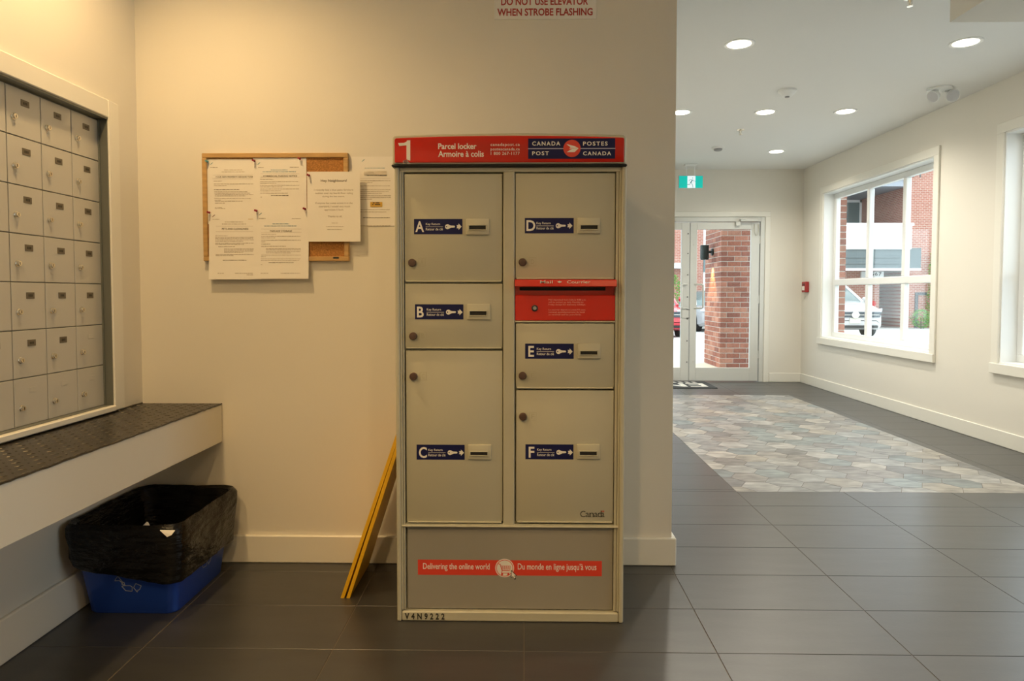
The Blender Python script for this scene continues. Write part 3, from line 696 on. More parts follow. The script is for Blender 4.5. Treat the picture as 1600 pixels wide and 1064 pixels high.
# ------------------------------------------------------------------ bulletin board, notices, pins
BY = 2.780
a, c = U(317, 408, Y=BY), U(543.5, 238.5, Y=BY)
bx0_, bx1_, bz0_, bz1_ = a.x+.002, c.x, a.z, c.z
BD = thing('bulletin_board', 'oak-framed cork bulletin board on the wall covered with notices', 'bulletin board', ((bx0_+bx1_)/2, 2.79, bz0_))
t = .019
B(bx0_+.005, bx1_-.005, BY+.008, YB-.001, bz0_+.005, bz1_-.005).build('cork_panel', CORK, BD)
for x0, x1, z0, z1 in ((bx0_, bx1_, bz1_-t, bz1_), (bx0_, bx1_, bz0_, bz0_+t), (bx0_, bx0_+t, bz0_+t, bz1_-t), (bx1_-t, bx1_, bz0_+t, bz1_-t)):
    fl = B(x0, x1, BY, YB-.001, z0, z1, bev=.002).build('frame_rail', OAK, BD)
a = U(525, 403, Y=BY); B(a.x-.012, a.x+.012, BY-.0012, BY+.001, a.z-.003, a.z+.004, bev=.001).build('maker_tag', BLACK, BD)

LOGO_T, LOGO_R = mat('ink_teal', (.10, .32, .36), .7), mat('ink_maroon', (.16, .05, .03), .7)
def sheet(x0, y0, x1, y1, Y, label, cv, lines, title=None, rules=(), logo=None, texts=(), tilt=0, curl=.0, seed=1):
    """x0.. in px; lines are (u0, v, u1[, ink]) in crop coordinates mapped by cv"""
    a, c = U(x0, y1, Y=Y), U(x1, y0, Y=Y)
    th = thing('notice', label, 'notice', ((a.x+c.x)/2, Y, a.z), 'notices pinned up beside the locker')
    n = 6; m = MB()
    yy = lambda k: Y - curl*(k/n)**2
    for k in range(n):   # bottom edge lifts a little off the board
        z0_, z1_ = c.z-(c.z-a.z)*k/n, c.z-(c.z-a.z)*(k+1)/n
        m.poly([(a.x, yy(k), z0_), (c.x, yy(k), z0_), (c.x, yy(k+1), z1_), (a.x, yy(k+1), z1_)], (0, .0004, 0))
    m.build('sheet', PAPER, th)
    rr = random.Random(seed)
    yat = lambda z: Y - curl*((c.z-z)/(c.z-a.z))**2 - .0006
    g = MB(); gt = MB(); gl = MB()
    def dash(xa, xb, z, h, words=True):
        y = yat(z)
        if not words: g.poly([(xa, y, z-h/2), (xb, y, z-h/2), (xb, y, z+h/2), (xa, y, z+h/2)]); return
        x = xa
        while x < xb-.001:
            w = min(rr.uniform(.004, .016), xb-x); hh = h*rr.uniform(.75, 1.1)
            g.poly([(x, y, z-hh/2), (x+w, y, z-hh/2), (x+w, y, z+hh/2), (x, y, z+hh/2)]); x += w+.0016
    for ln in lines:
        p, r_ = U(*cv(ln[0], ln[1]), Y=Y), U(*cv(ln[2], ln[1]), Y=Y); ink = ln[3] if len(ln) > 3 else INKF
        g.use(ink); dash(p.x, r_.x, p.z, .0020 if ink is not INK else .0026)
    g.use(INKF)
    for ln in rules: p, r_ = U(*cv(ln[0], ln[1]), Y=Y), U(*cv(ln[2], ln[1]), Y=Y); dash(p.x, r_.x, p.z, .0006, False)
    for body, u0, v0, u1, v1, ink in ([(*title, INK)] if title else []) + list(texts):
        p, r_ = U(*cv(u0, v1), Y=Y), U(*cv(u1, v0), Y=Y); (gt if title and body == title[0] else g).use(ink).text(body, p.x, r_.x, p.z, r_.z, yat(p.z), bold=.012 if title and body == title[0] else .002)
    if logo:
        p = U(*cv(*logo[0]), Y=Y); gl.use(logo[1])
        for dx, dz, w_ in ((0, 0, .0030), (.0032, .0030, .0034), (.0068, .0056, .0030)):
            gl.poly([(p.x+dx, yat(p.z), p.z+dz), (p.x+dx+w_*1.2, yat(p.z), p.z+dz+.0010), (p.x+dx+w_*1.5, yat(p.z), p.z+dz+.0042), (p.x+dx+.0008, yat(p.z), p.z+dz+.0028)])
    g.build('body_text', parent=th, keep=True)['kind'] = 'stuff'
    if title: gt.build('heading', parent=th, keep=True)
    if logo: gl.build('letterhead_logo', parent=th, keep=True)
    return th
c7 = lambda u, v: (320+u/9.41, 240+v/9.41)
c8 = lambda u, v: (320+u/9.253, 325+v/9.253)
c1 = lambda u, v: (475+u/8.186, 260+v/8.186)
NY = BY+.006
sheet(323.5, 248.5, 404, 350, NY+.001, 'paper notice about a services team, upper sheet beside the oak frame', c7,
      [(285,240,550),(250,270,590),(80,203,190),(130,405,250),(135,447,715),(135,470,320),(135,530,510,INK),(140,562,625),(145,583,665),(150,602,715),(150,622,600),(140,660,675),(145,685,245),(150,700,555),(150,727,300),(150,795,260),(150,808,300)],
      ('YOUR NEW PROPERTY SERVICES TEAM', 158, 332, 705, 354), ((120,318,705),(115,372,710)), ((80,165), LOGO_T), seed=2)
sheet(396.5, 246.5, 478.5, 352, NY-.0006, 'paper notice headed commercial parking, upper sheet next to bare cork', c7,
      [(970,240,1215,INKB),(850,268,1340,INKB),(785,203,870),(1250,200,1380),(815,380,1010),(815,412,1380),(815,436,1050),(815,466,1390),(815,490,1140),(815,520,1385),(815,547,1120),(815,583,1225),(975,617,1230,INK),(820,640,840)],
      ('COMMERCIAL PARKING NOTICE', 858, 317, 1357, 342), ((820,297,1390),(820,348,1390)), ((775,165), LOGO_T), seed=3)
sheet(328, 328.5, 409, 436.5, NY-.0022, 'paper notice headed pets and cleanliness, hanging below the board', c8,
      [(290,203,560),(250,232,600),(110,163,215),(630,160,700,GOLD),(155,402,330),(155,425,710),(155,442,710),(155,462,710),(155,482,560),(155,510,710),(155,527,570),(200,560,440),(285,592,710),(285,610,710),(285,627,710),(285,642,560),(165,672,710),(165,690,420),(270,755,610,INK),(200,945,290),(450,945,710),(620,968,710)],
      ('PETS AND CLEANLINESS', 250, 287, 632, 316), ((160,262,700),(160,342,700)), ((108,132), LOGO_R), curl=.010, seed=4)
sheet(398.5, 326, 482, 435.5, NY-.0040, 'paper notice headed parkade storage, hanging below the board under bare cork', c8,
      [(980,230,1220,INKB),(860,260,1335,INKB),(785,150,880),(1260,153,1385),(820,380,1030),(820,410,1390),(820,433,1020),(820,466,1390),(820,490,885),(820,522,950),(820,555,1175),(890,590,1390),(890,607,1390),(890,630,1390),(890,650,1250),(820,683,1390),(820,705,890),(820,738,1390),(820,760,1370),(930,792,1290,INK),(820,820,840),(820,945,930),(1110,945,1390)],
      ('PARKADE STORAGE', 945, 320, 1262, 346), ((815,305,1400),(815,354,1400)), ((785,105), LOGO_T), curl=.010, seed=5)
sheet(480.8, 268, 562.5, 377.5, BY-.010, 'paper note headed Hey Neighbours pinned over the board edge', c1,
      [(355,725,432,INKF),(285,770,510,INKF),(298,808,490,INKF)], ('Hey Neighbours!', 215, 165, 548, 208), (), None,
      [('I recently lost a blue patio furniture', 130, 288, 630, 318, INKF), ('cushion over my fourth floor railing', 145, 330, 625, 360, INKF), ('during the last storm.', 235, 373, 520, 400, INKF),
       ('If anyone has come across it in the', 148, 457, 622, 486, INKF), ('courtyard, I would very much', 190, 500, 590, 530, INKF), ('appreciate it back.', 262, 542, 510, 572, INKF), ('Thanks to all,', 305, 627, 488, 654, INKF)], seed=6)
ws = sheet(546.5, 244.5, 630, 353, YB-.002, 'paper notice taped flat on the wall, partly hidden behind the locker', c1,
      [(775,22,1035,INKB),(805,115,1060,INK),(710,183,1105),(715,207,875),(720,250,1100),(720,298,1105),(720,322,1080),(720,345,1000),(720,375,1110),(720,395,1110),(720,420,870),(720,553,1100),(720,582,1055),(755,655,1100,INK),(720,760,1105)],
      None, ((720,152,1105),), ((740,-60), LOGO_T), seed=7)
a, c = U(*c1(848, 518), Y=YB-.003), U(*c1(1002, 455), Y=YB-.003)
B(a.x, c.x, YB-.0034, YB-.0026, a.z, c.z).build('gold_sticker', GOLD, ws)
m = MB()
for u0, u1, v in ((880, 905, 466), (915, 965, 466), (872, 890, 488), (905, 975, 488)):
    p, r_ = U(*c1(u0, v+6), Y=YB-.0037), U(*c1(u1, v-6), Y=YB-.0037); m.poly([(p.x, YB-.0037, p.z), (r_.x, YB-.0037, p.z), (r_.x, YB-.0037, r_.z), (p.x, YB-.0037, r_.z)])
m.build('sticker_marks', BLACK, ws)
a, c = U(*c1(765, 108), Y=YB-.004), U(*c1(1058, 62), Y=YB-.004); m = MB(); rw = random.Random(4); n = 9
gr = [[(a.x+(c.x-a.x)*i/n, YB-.0036-rw.uniform(0, .004), a.z+(c.z-a.z)*j/3) for i in range(n+1)] for j in range(4)]
m.rings(gr, close=False, cap0=False, cap1=False)
m.build('clear_tape', mat('clear_tape', (.72, .66, .55), .08, coat=1.0), ws, smooth=True)

PINS = [(c7(52, 122), NY-.001, LOGO_T, 'teal push pin in the top sheet beside the frame corner'), (c7(740, 112), NY-.003, None, 'red push pin between the two upper notices'),
        (c7(1408, 82), NY-.003, None, 'red push pin at the far upper corner of the parking notice'), (c8(76, 70), NY-.005, None, 'red push pin in the pets notice corner'),
        (c8(758, 45), NY-.006, None, 'red push pin where the two lower notices overlap'), (c8(1458, 18), NY-.006, None, 'red push pin at the corner of the parkade notice next to bare cork'),
        (c1(72, 120), BY-.012, None, 'red push pin in the Hey Neighbours note')]
PINR = mat('pin_red', (.28, .012, .03), .3)
for (x, y), Y, mt, lb in PINS:
    p = U(x, y, Y=Y); th = thing('push_pin', lb, 'push pin', p, 'push pins on the notices')
    ax_ = Vector((-.25, -1, .12))
    MB().lathe([(.0048, .004), (.0048, .0055), (.003, .0075), (.0028, .0125), (.0042, .014), (.0042, .016)], p, ax_, 14).build('head', mt or PINR, th, smooth=True)
    MB().cyl(p+Vector(ax_).normalized()*-.004, p+Vector(ax_).normalized()*.005, .0006, n=6).build('needle', CHROME, th)

# elevator warning sign
a, c = U(772, 30.5, Y=YB-.004), U(932, -16, Y=YB-.004)
es = tag(B(a.x, c.x, YB-.004, YB-.0002, a.z, c.z, bev=.001).build('warning_sign', SIGNW), 'white plate with red elevator warning lettering high on the wall', 'sign')
m = MB().use(mat('sign_red', (.42, .035, .03), .5))
t_in(m, 'DO NOT USE ELEVATOR', 783, -4.5, 919, 8.5, YB-.0044, bold=.026); t_in(m, 'WHEN STROBE FLASHING', 777, 12.3, 926, 25, YB-.0044, bold=.026)
m.build('lettering', parent=es, keep=True)

# ------------------------------------------------------------------ folded wet floor sign
SG = thing('wet_floor_sign', 'folded yellow plastic floor sign leaning between the locker and the wall', 'floor sign', (-.645, 2.62, 0))
def sign_panel(xa, xt, zt, th):
    f0, f1, k0, k1 = 2.462, 2.765, 2.50, 2.74
    pts = [(xa, f0, .001), (xa, f1, .001), (xt, k1, zt), (xt, k0, zt)]
    d = Vector((zt, 0, -(xt-xa))).normalized()*th
    return MB().poly(pts, tuple(d))
sign_panel(-.672, -.467, .612, .0125).build('panel', YEL, SG); sign_panel(-.651, -.4535, .612, .0125).build('panel', YEL, SG)
MB().cyl((-.4535, 2.50, .614), (-.4535, 2.74, .614), .011, n=12).build('hinge', YEL, SG, smooth=True)

# ------------------------------------------------------------------ ceiling fixtures
def downlight(x, y, label, power, color, group, r=.095):
    th = thing('downlight', label, 'ceiling light', (x, y, ZC), group)
    MB().lathe([(r, 0), (r, -.004), (r-.006, -.007), (r-.022, -.004), (r-.024, .0)], (x, y, ZC-.0005), (0, 0, 1), 36, cap=False).build('trim_ring', WHITE, th, smooth=True)
    MB().lathe([(.0005, -.003), (r-.026, -.003), (r-.023, .0)], (x, y, ZC-.0015), (0, 0, 1), 32, cap=False).build('lens', LENS, th, smooth=True)
    l = bpy.data.lights.new('lamp', 'SPOT'); l.energy = power; l.color = color; l.spot_size = math.radians(150); l.spot_blend = .8; l.shadow_soft_size = .055
    o = bpy.data.objects.new('lamp', l); COL.objects.link(o); o.parent = th; o.location = (0, 0, -.02)
LG = 'recessed lobby downlights'
for (px_, py_), lb in (((1155, 69.5), 'recessed downlight with a white ring near the locker wall corner, large in view'), ((1509, 67), 'recessed downlight with a white ring near the ceiling bulkhead'),
                     ((1064, 176), 'recessed downlight half hidden by the locker wall edge'), ((1196, 175.5), 'middle downlight of the row of three across the lobby'),
                     ((1321, 174.5), 'downlight of the row of three nearest the window wall'), ((1213, 237), 'small distant downlight nearest the entrance doors')):
    p = U(px_, py_, Z=ZC-.004); downlight(p.x, p.y, lb, LOBBY_W, LAMP_LOBBY, LG)
NG = 'downlights over the mailbox alcove'
for x, y, lb, pw in ((-1.22, 2.08, 'warm downlight over the corner of counter and bulletin board', NEAR_W*.95), (-1.28, .75, 'warm downlight over the counter end', NEAR_W),
                     (-.40, -.35, 'unseen warm downlight added behind the viewer to light the parcel locker', NEAR_W*2.0), (.62, -.35, 'unseen warm downlight added behind the viewer before the lobby opening', NEAR_W*1.3)):  # both behind the viewer, unseen, added to light the locker front
    downlight(x, y, lb, pw, LAMP_WARM, NG)
def ceil_at(x, y): return U(x, y, Z=ZC-.02)
p = ceil_at(1230, 145); th = thing('smoke_detector', 'round white smoke detector amid the lobby ceiling lights', 'smoke detector', (p.x, p.y, ZC))
MB().lathe([(.068, 0), (.068, -.014), (.052, -.03), (.04, -.046), (.012, -.05)], (p.x, p.y, ZC), (0, 0, 1), 28).build('housing', WHITE, th, smooth=True)
MB().lathe([(.018, -.048), (.016, -.056), (.002, -.057)], (p.x, p.y, ZC), (0, 0, 1), 16).build('sensor', mat('grey_plastic', (.3, .3, .3), .5), th, smooth=True)
p = ceil_at(1122, 233); th = thing('motion_sensor', 'small flat ceiling sensor with a dark grille near the exit sign', 'sensor', (p.x, p.y, ZC))
MB().lathe([(.07, 0), (.066, -.012), (.05, -.018)], (p.x, p.y, ZC), (0, 0, 1), 24).build('base', CEIL, th, smooth=True)
MB().lathe([(.045, -.016), (.042, -.034), (.03, -.04)], (p.x, p.y, ZC), (0, 0, 1), 20).build('grille', mat('grey_plastic', (.3, .3, .3), .5), th, smooth=True)
for (x, y), lb in (((1422, 2), 'chrome ceiling sprinkler at the top of the view'), ((1157, 206), 'small chrome ceiling sprinkler above the entrance end')):
    p = ceil_at(x, y); th = thing('sprinkler', lb, 'sprinkler', (p.x, p.y, ZC), 'ceiling sprinklers')
    MB().lathe([(.036, 0), (.034, -.006), (.02, -.01)], (p.x, p.y, ZC), (0, 0, 1), 20).build('escutcheon', CHROME, th, smooth=True)
    MB().lathe([(.010, -.008), (.008, -.022), (.004, -.03), (.004, -.044)], (p.x, p.y, ZC), (0, 0, 1), 12).build('body', CHROME, th, smooth=True)
    MB().tube([(p.x-.009, p.y, ZC-.014), (p.x-.012, p.y, ZC-.03), (p.x, p.y, ZC-.044), (p.x+.012, p.y, ZC-.03), (p.x+.009, p.y, ZC-.014)], .002, 6).build('arm', CHROME, th)
    MB().lathe([(.016, -.044), (.015, -.047)], (p.x, p.y, ZC), (0, 0, 1), 14).build('deflector', CHROME, th)
# emergency lamp heads
p = ceil_at(1468, 142); th = thing('emergency_light', 'white twin-head emergency light on the ceiling by the window wall', 'emergency light', (p.x, p.y, ZC))
MB().lathe([(.085, 0), (.085, -.012), (.06, -.022)], (p.x, p.y, ZC), (0, 0, 1), 28).build('base', WHITE, th, smooth=True)
for dx, dy, axd in ((.085, -.02, (-.25, -.85, -.35)), (-.05, -.02, (-.75, -.25, -.55))):
    c_ = Vector((p.x+dx, p.y+dy, ZC-.06)); ax_ = Vector(axd).normalized()
    MB().tube([(p.x+dx*.4, p.y, ZC-.018), c_-ax_*.03+Vector((0, 0, .02)), c_], .014, 8).build('arm', WHITE, th, smooth=True)
    MB().lathe([(.016, -.03), (.040, -.010), (.048, .016), (.044, .022)], c_, ax_, 26).build('lamp_head', WHITE, th, smooth=True)
    MB().lathe([(.043, .0225), (.02, .025), (.001, .0255)], c_, ax_, 24, cap=False).build('lens', mat('lens_grey', (.60, .60, .62), .3), th, smooth=True)
# exit sign
YX = 8.40; a, c = U(1060.3, 294, Y=YX), U(1098.3, 274, Y=YX)
th = thing('exit_sign', 'green running-man exit sign hanging from the lobby ceiling', 'exit sign', ((a.x+c.x)/2, YX, a.z))
hb = B(a.x, c.x, YX, YX+.03, a.z, c.z, bev=.003).build('housing', mat('sign_housing', (.62, .64, .62), .4), th)
B((a.x+c.x)/2-.075, (a.x+c.x)/2+.075, YX-.02, YX+.05, ZC-.022, ZC, bev=.004).build('ceiling_mount', WHITE, th)
for s_ in (-.05, .05): MB().cyl(((a.x+c.x)/2+s_, YX+.015, c.z-.005), ((a.x+c.x)/2+s_, YX+.015, ZC-.02), .006, n=10).build('hanger', WHITE, th)
GRN = mat('exit_green', (.0, .30, .24), .4, emit=((.0, .42, .36), .45)); EXW = mat('exit_white', (.8, .9, .95), .4, emit=((.75, .92, 1.0), .30))
xq = lambda u, v: (lambda p: (p.x, YX-.0006, p.z))(U(1050+u/21.28, 255+v/21.28, Y=YX))
B(*[xq(240, 0)[0], xq(1030, 0)[0]], YX-.0004, YX+.001, xq(0, 825)[2], xq(0, 425)[2]).build('green_panel', GRN, hb)
B(*[xq(520, 0)[0], xq(785, 0)[0]], YX-.0009, YX+.0, xq(0, 825)[2], xq(0, 425)[2]).build('doorway_panel', EXW, hb)
m = MB(); yq = YX-.0014; xz = lambda u, v: (xq(u, v)[0], xq(u, v)[2])
hc = xz(690, 492); m.disc(hc[0], hc[1], yq, .0055, 18)
m.strip([xz(670, 570), xz(625, 640)], .0105, yq); m.strip([xz(655, 545), xz(600, 545), xz(565, 590)], .004, yq-.0001)
m.strip([xz(680, 550), xz(735, 595), xz(785, 600)], .004, yq-.0002); m.strip([xz(620, 640), xz(590, 708), xz(520, 712)], .005, yq-.0001); m.strip([xz(635, 645), xz(690, 735), xz(700, 810)], .005, yq-.0003)
m.build('running_figure', mat('exit_figure', (.0, .14, .13), .5), hb)
# pull station
a, c = U(1256.5, 457, X=XR), U(1264.5, 440.5, X=XR); yc = 8.60
th = thing('fire_alarm_station', 'small red fire alarm pull station on the window wall', 'fire alarm', (XR, yc, 1.14))
B(XR-.045, XR, yc-.06, yc+.06, 1.14, 1.27, bev=.006).build('housing', mat('alarm_red', (.36, .03, .03), .4), th)
B(XR-.052, XR-.044, yc-.035, yc+.035, 1.165, 1.215, bev=.003).build('pull_bar', PWHITE, th)
B(XR-.048, XR-.044, yc-.03, yc+.03, 1.225, 1.245).build('cover_window', mat('alarm_dark', (.06, .008, .008), .4), th)

# ------------------------------------------------------------------ outside
def gz(y): return -.01 if y < 14 else -.01 - .02*(y-14)
g = MB(); g.poly([(-30, 8.9, -.01), (45, 8.9, -.01), (45, 14, -.01), (-30, 14, -.01)]); g.poly([(-30, 14, -.01), (45, 14, -.01), (45, 60, gz(60)), (-30, 60, gz(60))])
g.poly([(3.69, -30, -.01), (45, -30, -.01), (45, 8.9, -.01), (3.69, 8.9, -.01)])
struct('ground', g, CONC, 'pale concrete driveway outside the building', 'ground')
# brick pillar by the door
PX0, PX1, PY0, PY1 = 2.955, 3.76, 10.40, 11.31
PI = thing('brick_pillar', 'red brick pillar standing outside the glass entrance door', 'pillar', ((PX0+PX1)/2, (PY0+PY1)/2, -.01))
B(PX0+.006, PX1-.006, PY0+.006, PY1-.006, -.01, 3.0).build('mortar_core', MORT, PI)
cnt = 0
for k in range(33):
    z = .0+k*.0768; off = 0 if k % 2 else -.105
    x = PX0+off
    while x < PX1-.02:
        x0, x1 = max(x, PX0), min(x+.195, PX1)
        if x1-x0 > .03: brick(x0, x1, PY0, PY0+.09, z, PI)
        x += .2035
    y = PY0+.1+(.0 if k % 2 else .105)
    if not k % 2: brick(PX0, PX0+.09, PY0+.095, PY0+.195, z, PI)
    while y < PY1-.02:
        y1 = min(y+.195, PY1); brick(PX0, PX0+.09, y, y1, z, PI); y += .2035
B(PX0-.01, PX1+.01, PY0-.01, PY1+.01, 2.54, 3.0).build('cap', mat('cap_stone', (.5, .48, .45), .8), PI)
struct('added_roof_1', B(.3, 4.4, 8.93, 11.7, 3.0, 3.25), WHITE, 'unseen flat porch roof added to shade the brick pillar outside the doors', 'porch roof')  # unseen roof, added to keep sky light off the pillar
# lamp on the pillar
lx = PX0-.10; ly = 10.86
WL = thing('wall_lamp', 'dark cylinder wall lamp shining down the brick pillar', 'wall lamp', (PX0, ly, 1.65))
LG_ = mat('lamp_green', (.018, .028, .024), .45, .3)
MB().lathe([(.058, 0), (.066, .02), (.066, .215), (.06, .228)], (lx-.03, ly, 1.655), (0, 0, 1), 24).build('shade', LG_, WL, smooth=True)
MB().cyl((PX0, ly, 1.775), (PX0-.022, ly, 1.775), .055, n=20).build('wall_plate', LG_, WL, smooth=True)
MB().cyl((PX0-.02, ly, 1.775), (lx+.03, ly, 1.775), .022, n=12).build('arm', LG_, WL)
MB().disc(0, 0, 0, .04, 20).build('x', LG_).name = 'tmp'; bpy.data.objects.remove(bpy.data.objects['tmp'])
l = bpy.data.lights.new('lamp', 'SPOT'); l.energy = 55; l.color = (1, .62, .25); l.spot_size = math.radians(65); l.spot_blend = .25; l.shadow_soft_size = .03
o = bpy.data.objects.new('lamp', l); COL.objects.link(o); o.parent = WL; o.matrix_parent_inverse = WM[WL].inverted(); o.location = (lx+.035, ly, 1.64); o.rotation_euler = (0, math.radians(8), 0)

# the building across the driveway
YO = 30.0
o_ = lambda x, y, Y=YO: U(x, y, Y=Y)
FB = brick_mat('far_brick', (.36, .13, .09), (.44, .18, .13), (.55, .46, .40), 'XZ'); FBY = brick_mat('far_brick_side_shaded', (.30, .11, .08), (.38, .15, .11), (.48, .40, .35), 'YZ')  # side brick is a darkened copy, its shade put into the colour
BG = thing('apartment_building', 'brick apartment building with white balcony across the driveway', 'building', (14, YO+3, gz(YO)))
GZ = gz(YO)-.05
BGW, BGREY, BGLASS = mat('far_white', (.85, .85, .84), .6), mat('far_canopy', (.13, .165, .175), .7), mat('far_glass', (.16, .22, .23), .12, .0)
xA = o_(1414, 400).x; xT = o_(1456, 256)
B(xA, 22, YO, YO+8, GZ, xT.z+.1).build('brick_wing', FB, BG)
xP0, xP1 = o_(1346, 470).x, o_(1381, 470).x
zcan0, zcan1 = o_(1360, 421).z, o_(1360, 391).z
pr = B(xP0-.9, xP1, YO+.4, YO+1.2, GZ, zcan0+.1).build('brick_pier', FB, BG)
B(xP1, xA, YO+3.2, YO+3.4, GZ, zcan0).build('garage_wall', mat('far_olive', (.11, .095, .04), .9, vary=(3, .3, (1, 1, 4))), BG)
B(11.1, xP0-.9, YO+.9, YO+1.2, GZ, zcan0).build('entry_wall', mat('far_taupe', (.30, .27, .26), .8), BG)
zb0, zb1 = o_(1360, 391).z, o_(1360, 351).z
B(11.1, o_(1410, 400).x, YO-1.4, YO+3.4, zcan0, zcan1).build('canopy', BGREY, BG)
for yv in (402, 411): B(11.1, o_(1404, 400, YO-1.4).x, YO-1.45, YO-1.38, o_(0, yv, YO-1.4).z-.03, o_(0, yv, YO-1.4).z+.03).build('canopy_rib', mat('far_rib', (.12, .15, .16), .6), BG)
B(11.1, o_(1410, 400).x, YO-1.43, YO-1.3, zcan0-.10, zcan0).build('canopy_edge', BGW, BG)
B(11.1, o_(1424, 400, YO-1.5).x, YO-1.5, YO-1.3, zcan1-.05, o_(0, 352, YO-1.5).z).build('balcony_parapet', BGW, BG)
B(11.1, o_(1426, 400, YO-1.5).x, YO-1.56, YO-1.24, o_(0, 354, YO-1.5).z, o_(0, 350, YO-1.5).z).build('parapet_cap', BGW, BG)
zs0, zs1 = o_(0, 304).z, o_(0, 285).z
B(11.1, xA, YO-.2, YO+4, zs0+.25, zs1).build('balcony_slab', mat('far_soffit', (.34, .37, .42), .7), BG)
B(11.1, xA, YO-.28, YO-.16, zs1, zs1+.12).build('slab_edge', BGW, BG)
B(o_(1380, 300, YO+4).x, xA, YO+3.9, YO+4.1, zcan1, 11).build('recess_wall', FB, BG)
B(11.2, xA, YO+4, YO+4.2, GZ, 11).build('back_wall', mat('far_taupe', (.30, .27, .26), .8), BG)
B(xA-.02, xA, YO, YO+4, zcan1, 11).build('side_wall', FBY, BG)
wx = [o_(x, 330, YO+3.95).x for x in (1296, 1346, 1381)]; wz0, wz1 = zcan1+.1, o_(0, 315, YO+3.95).z
for i in range(2):
    f_ = MB(); x0, x1 = wx[i], wx[i+1]; t = .12
    f_.box(x0, x1, YO+3.86, YO+3.95, wz1-t, wz1).box(x0, x1, YO+3.86, YO+3.95, wz0, wz0+t).box(x0, x0+t, YO+3.86, YO+3.95, wz0, wz1).box(x1-t, x1, YO+3.86, YO+3.95, wz0, wz1)
    wf = f_.build('window_frame', BGW, BG); B(x0+t, x1-t, YO+3.9, YO+3.94, wz0+t, wz1-t).build('window_glass', BGLASS, wf)
rl = MB()
for i in range(5): x = o_(1390, 280).x+i*.3; rl.box(x-.02, x+.02, YO-.2, YO-.16, zs1+.1, zs1+.95)
rl.box(o_(1390, 280).x-.05, xA, YO-.2, YO-.15, zs1+.9, zs1+.98); rl.build('balcony_rail', mat('far_rail', (.10, .11, .12), .5), BG)
ds = MB(); x0, x1 = o_(1431, 400).x, o_(1449, 400).x; z1 = o_(0, 460).z
ds.box(x0, x0+.12, YO-.05, YO, GZ, z1).box(x0, x1, YO-.05, YO, z1, z1+.12).build('dark_frame', mat('far_rail', (.10, .11, .12), .5), BG)
p0, p1 = o_(1346, 434, YO+.3), o_(1381, 424.3, YO+.3)
sg = B(p0.x, p1.x, YO+.3, YO+.4, p0.z, p1.z).build('number_sign', BGW, BG)
m = MB(); a, c = o_(1361.5, 431, YO+.29), o_(1377.5, 425.2, YO+.29); m.text('567', a.x, c.x, a.z, c.z, YO+.29, bold=.02, spacing=1.2); m.build('number', BLACK, sg)
pq = o_(1364, 474.5, YO+.38); MB().lathe([(.13, 0), (.13, .03)], (pq.x, YO+.4, pq.z), (0, -1, 0), 20).build('red_disc', mat('far_red', (.6, .03, .03), .5), BG)
sx = o_(1336.5, 440, YO+.8); sc = B(sx.x-.1, sx.x+.1, YO+.65, YO+.9, sx.z-.2, sx.z+.2).build('wall_sconce', LG_, BG)
for s_ in (1, -1):
    l = bpy.data.lights.new('lamp', 'SPOT'); l.energy = 500; l.color = (1, .5, .15); l.spot_size = math.radians(50); l.spot_blend = .4; l.shadow_soft_size = .05
    o = bpy.data.objects.new('lamp', l); COL.objects.link(o); o.parent = BG; o.matrix_parent_inverse = WM[BG].inverted(); o.location = (sx.x, YO+.70, sx.z+s_*.22); o.rotation_euler = (math.pi if s_ > 0 else 0, 0, 0)
# the pale block straight ahead, seen through the doors
YQ = 33.0
BQ = thing('townhouse_block', 'brick and white townhouse block seen through the glass doors', 'building', (5, YQ+3, gz(YQ)))
B(-8, o_(1090, 400, YQ).x-1.2, YQ, YQ+8, GZ-.1, 10).build('grey_wall', mat('far_slate', (.26, .28, .31), .8), BQ)
B(o_(1090, 400, YQ).x-1.2, o_(1097, 400, YQ).x, YQ-.2, YQ+8, GZ-.1, 10).build('brick_wall', FB, BQ)
B(o_(1097, 400, YQ).x, o_(1104, 400, YQ).x+.4, YQ-.1, YQ+8, GZ-.1, 10).build('white_bay', BGW, BQ)
B(o_(1098, 400, YQ).x, o_(1104, 400, YQ).x, YQ-.14, YQ-.08, o_(0, 425, YQ).z, o_(0, 405, YQ).z).build('window_glass', BGLASS, BQ)
B(o_(1104, 400, YQ).x+.4, 10.2, YQ, YQ+8, GZ-.1, 8).build('end_wall', FB, BQ)
wf = B(o_(1040, 400, YQ).x, o_(1067, 400, YQ).x, YQ-.1, YQ, o_(0, 410, YQ).z, o_(0, 345, YQ).z).build('window_frame', BGW, BQ)
for u0, u1 in ((1042, 1050), (1051.5, 1057.5), (1059, 1065)): B(o_(u0, 0, YQ-.1).x, o_(u1, 0, YQ-.1).x, YQ-.13, YQ-.09, o_(0, 408, YQ).z, o_(0, 366, YQ).z).build('window_glass', mat('far_pale_glass', (.45, .52, .58), .15), wf)
B(o_(1030, 400, YQ).x, o_(1068, 400, YQ).x, YQ-.8, YQ, o_(0, 419, YQ-.8).z, o_(0, 411, YQ-.8).z).build('white_ledge', BGW, BQ)

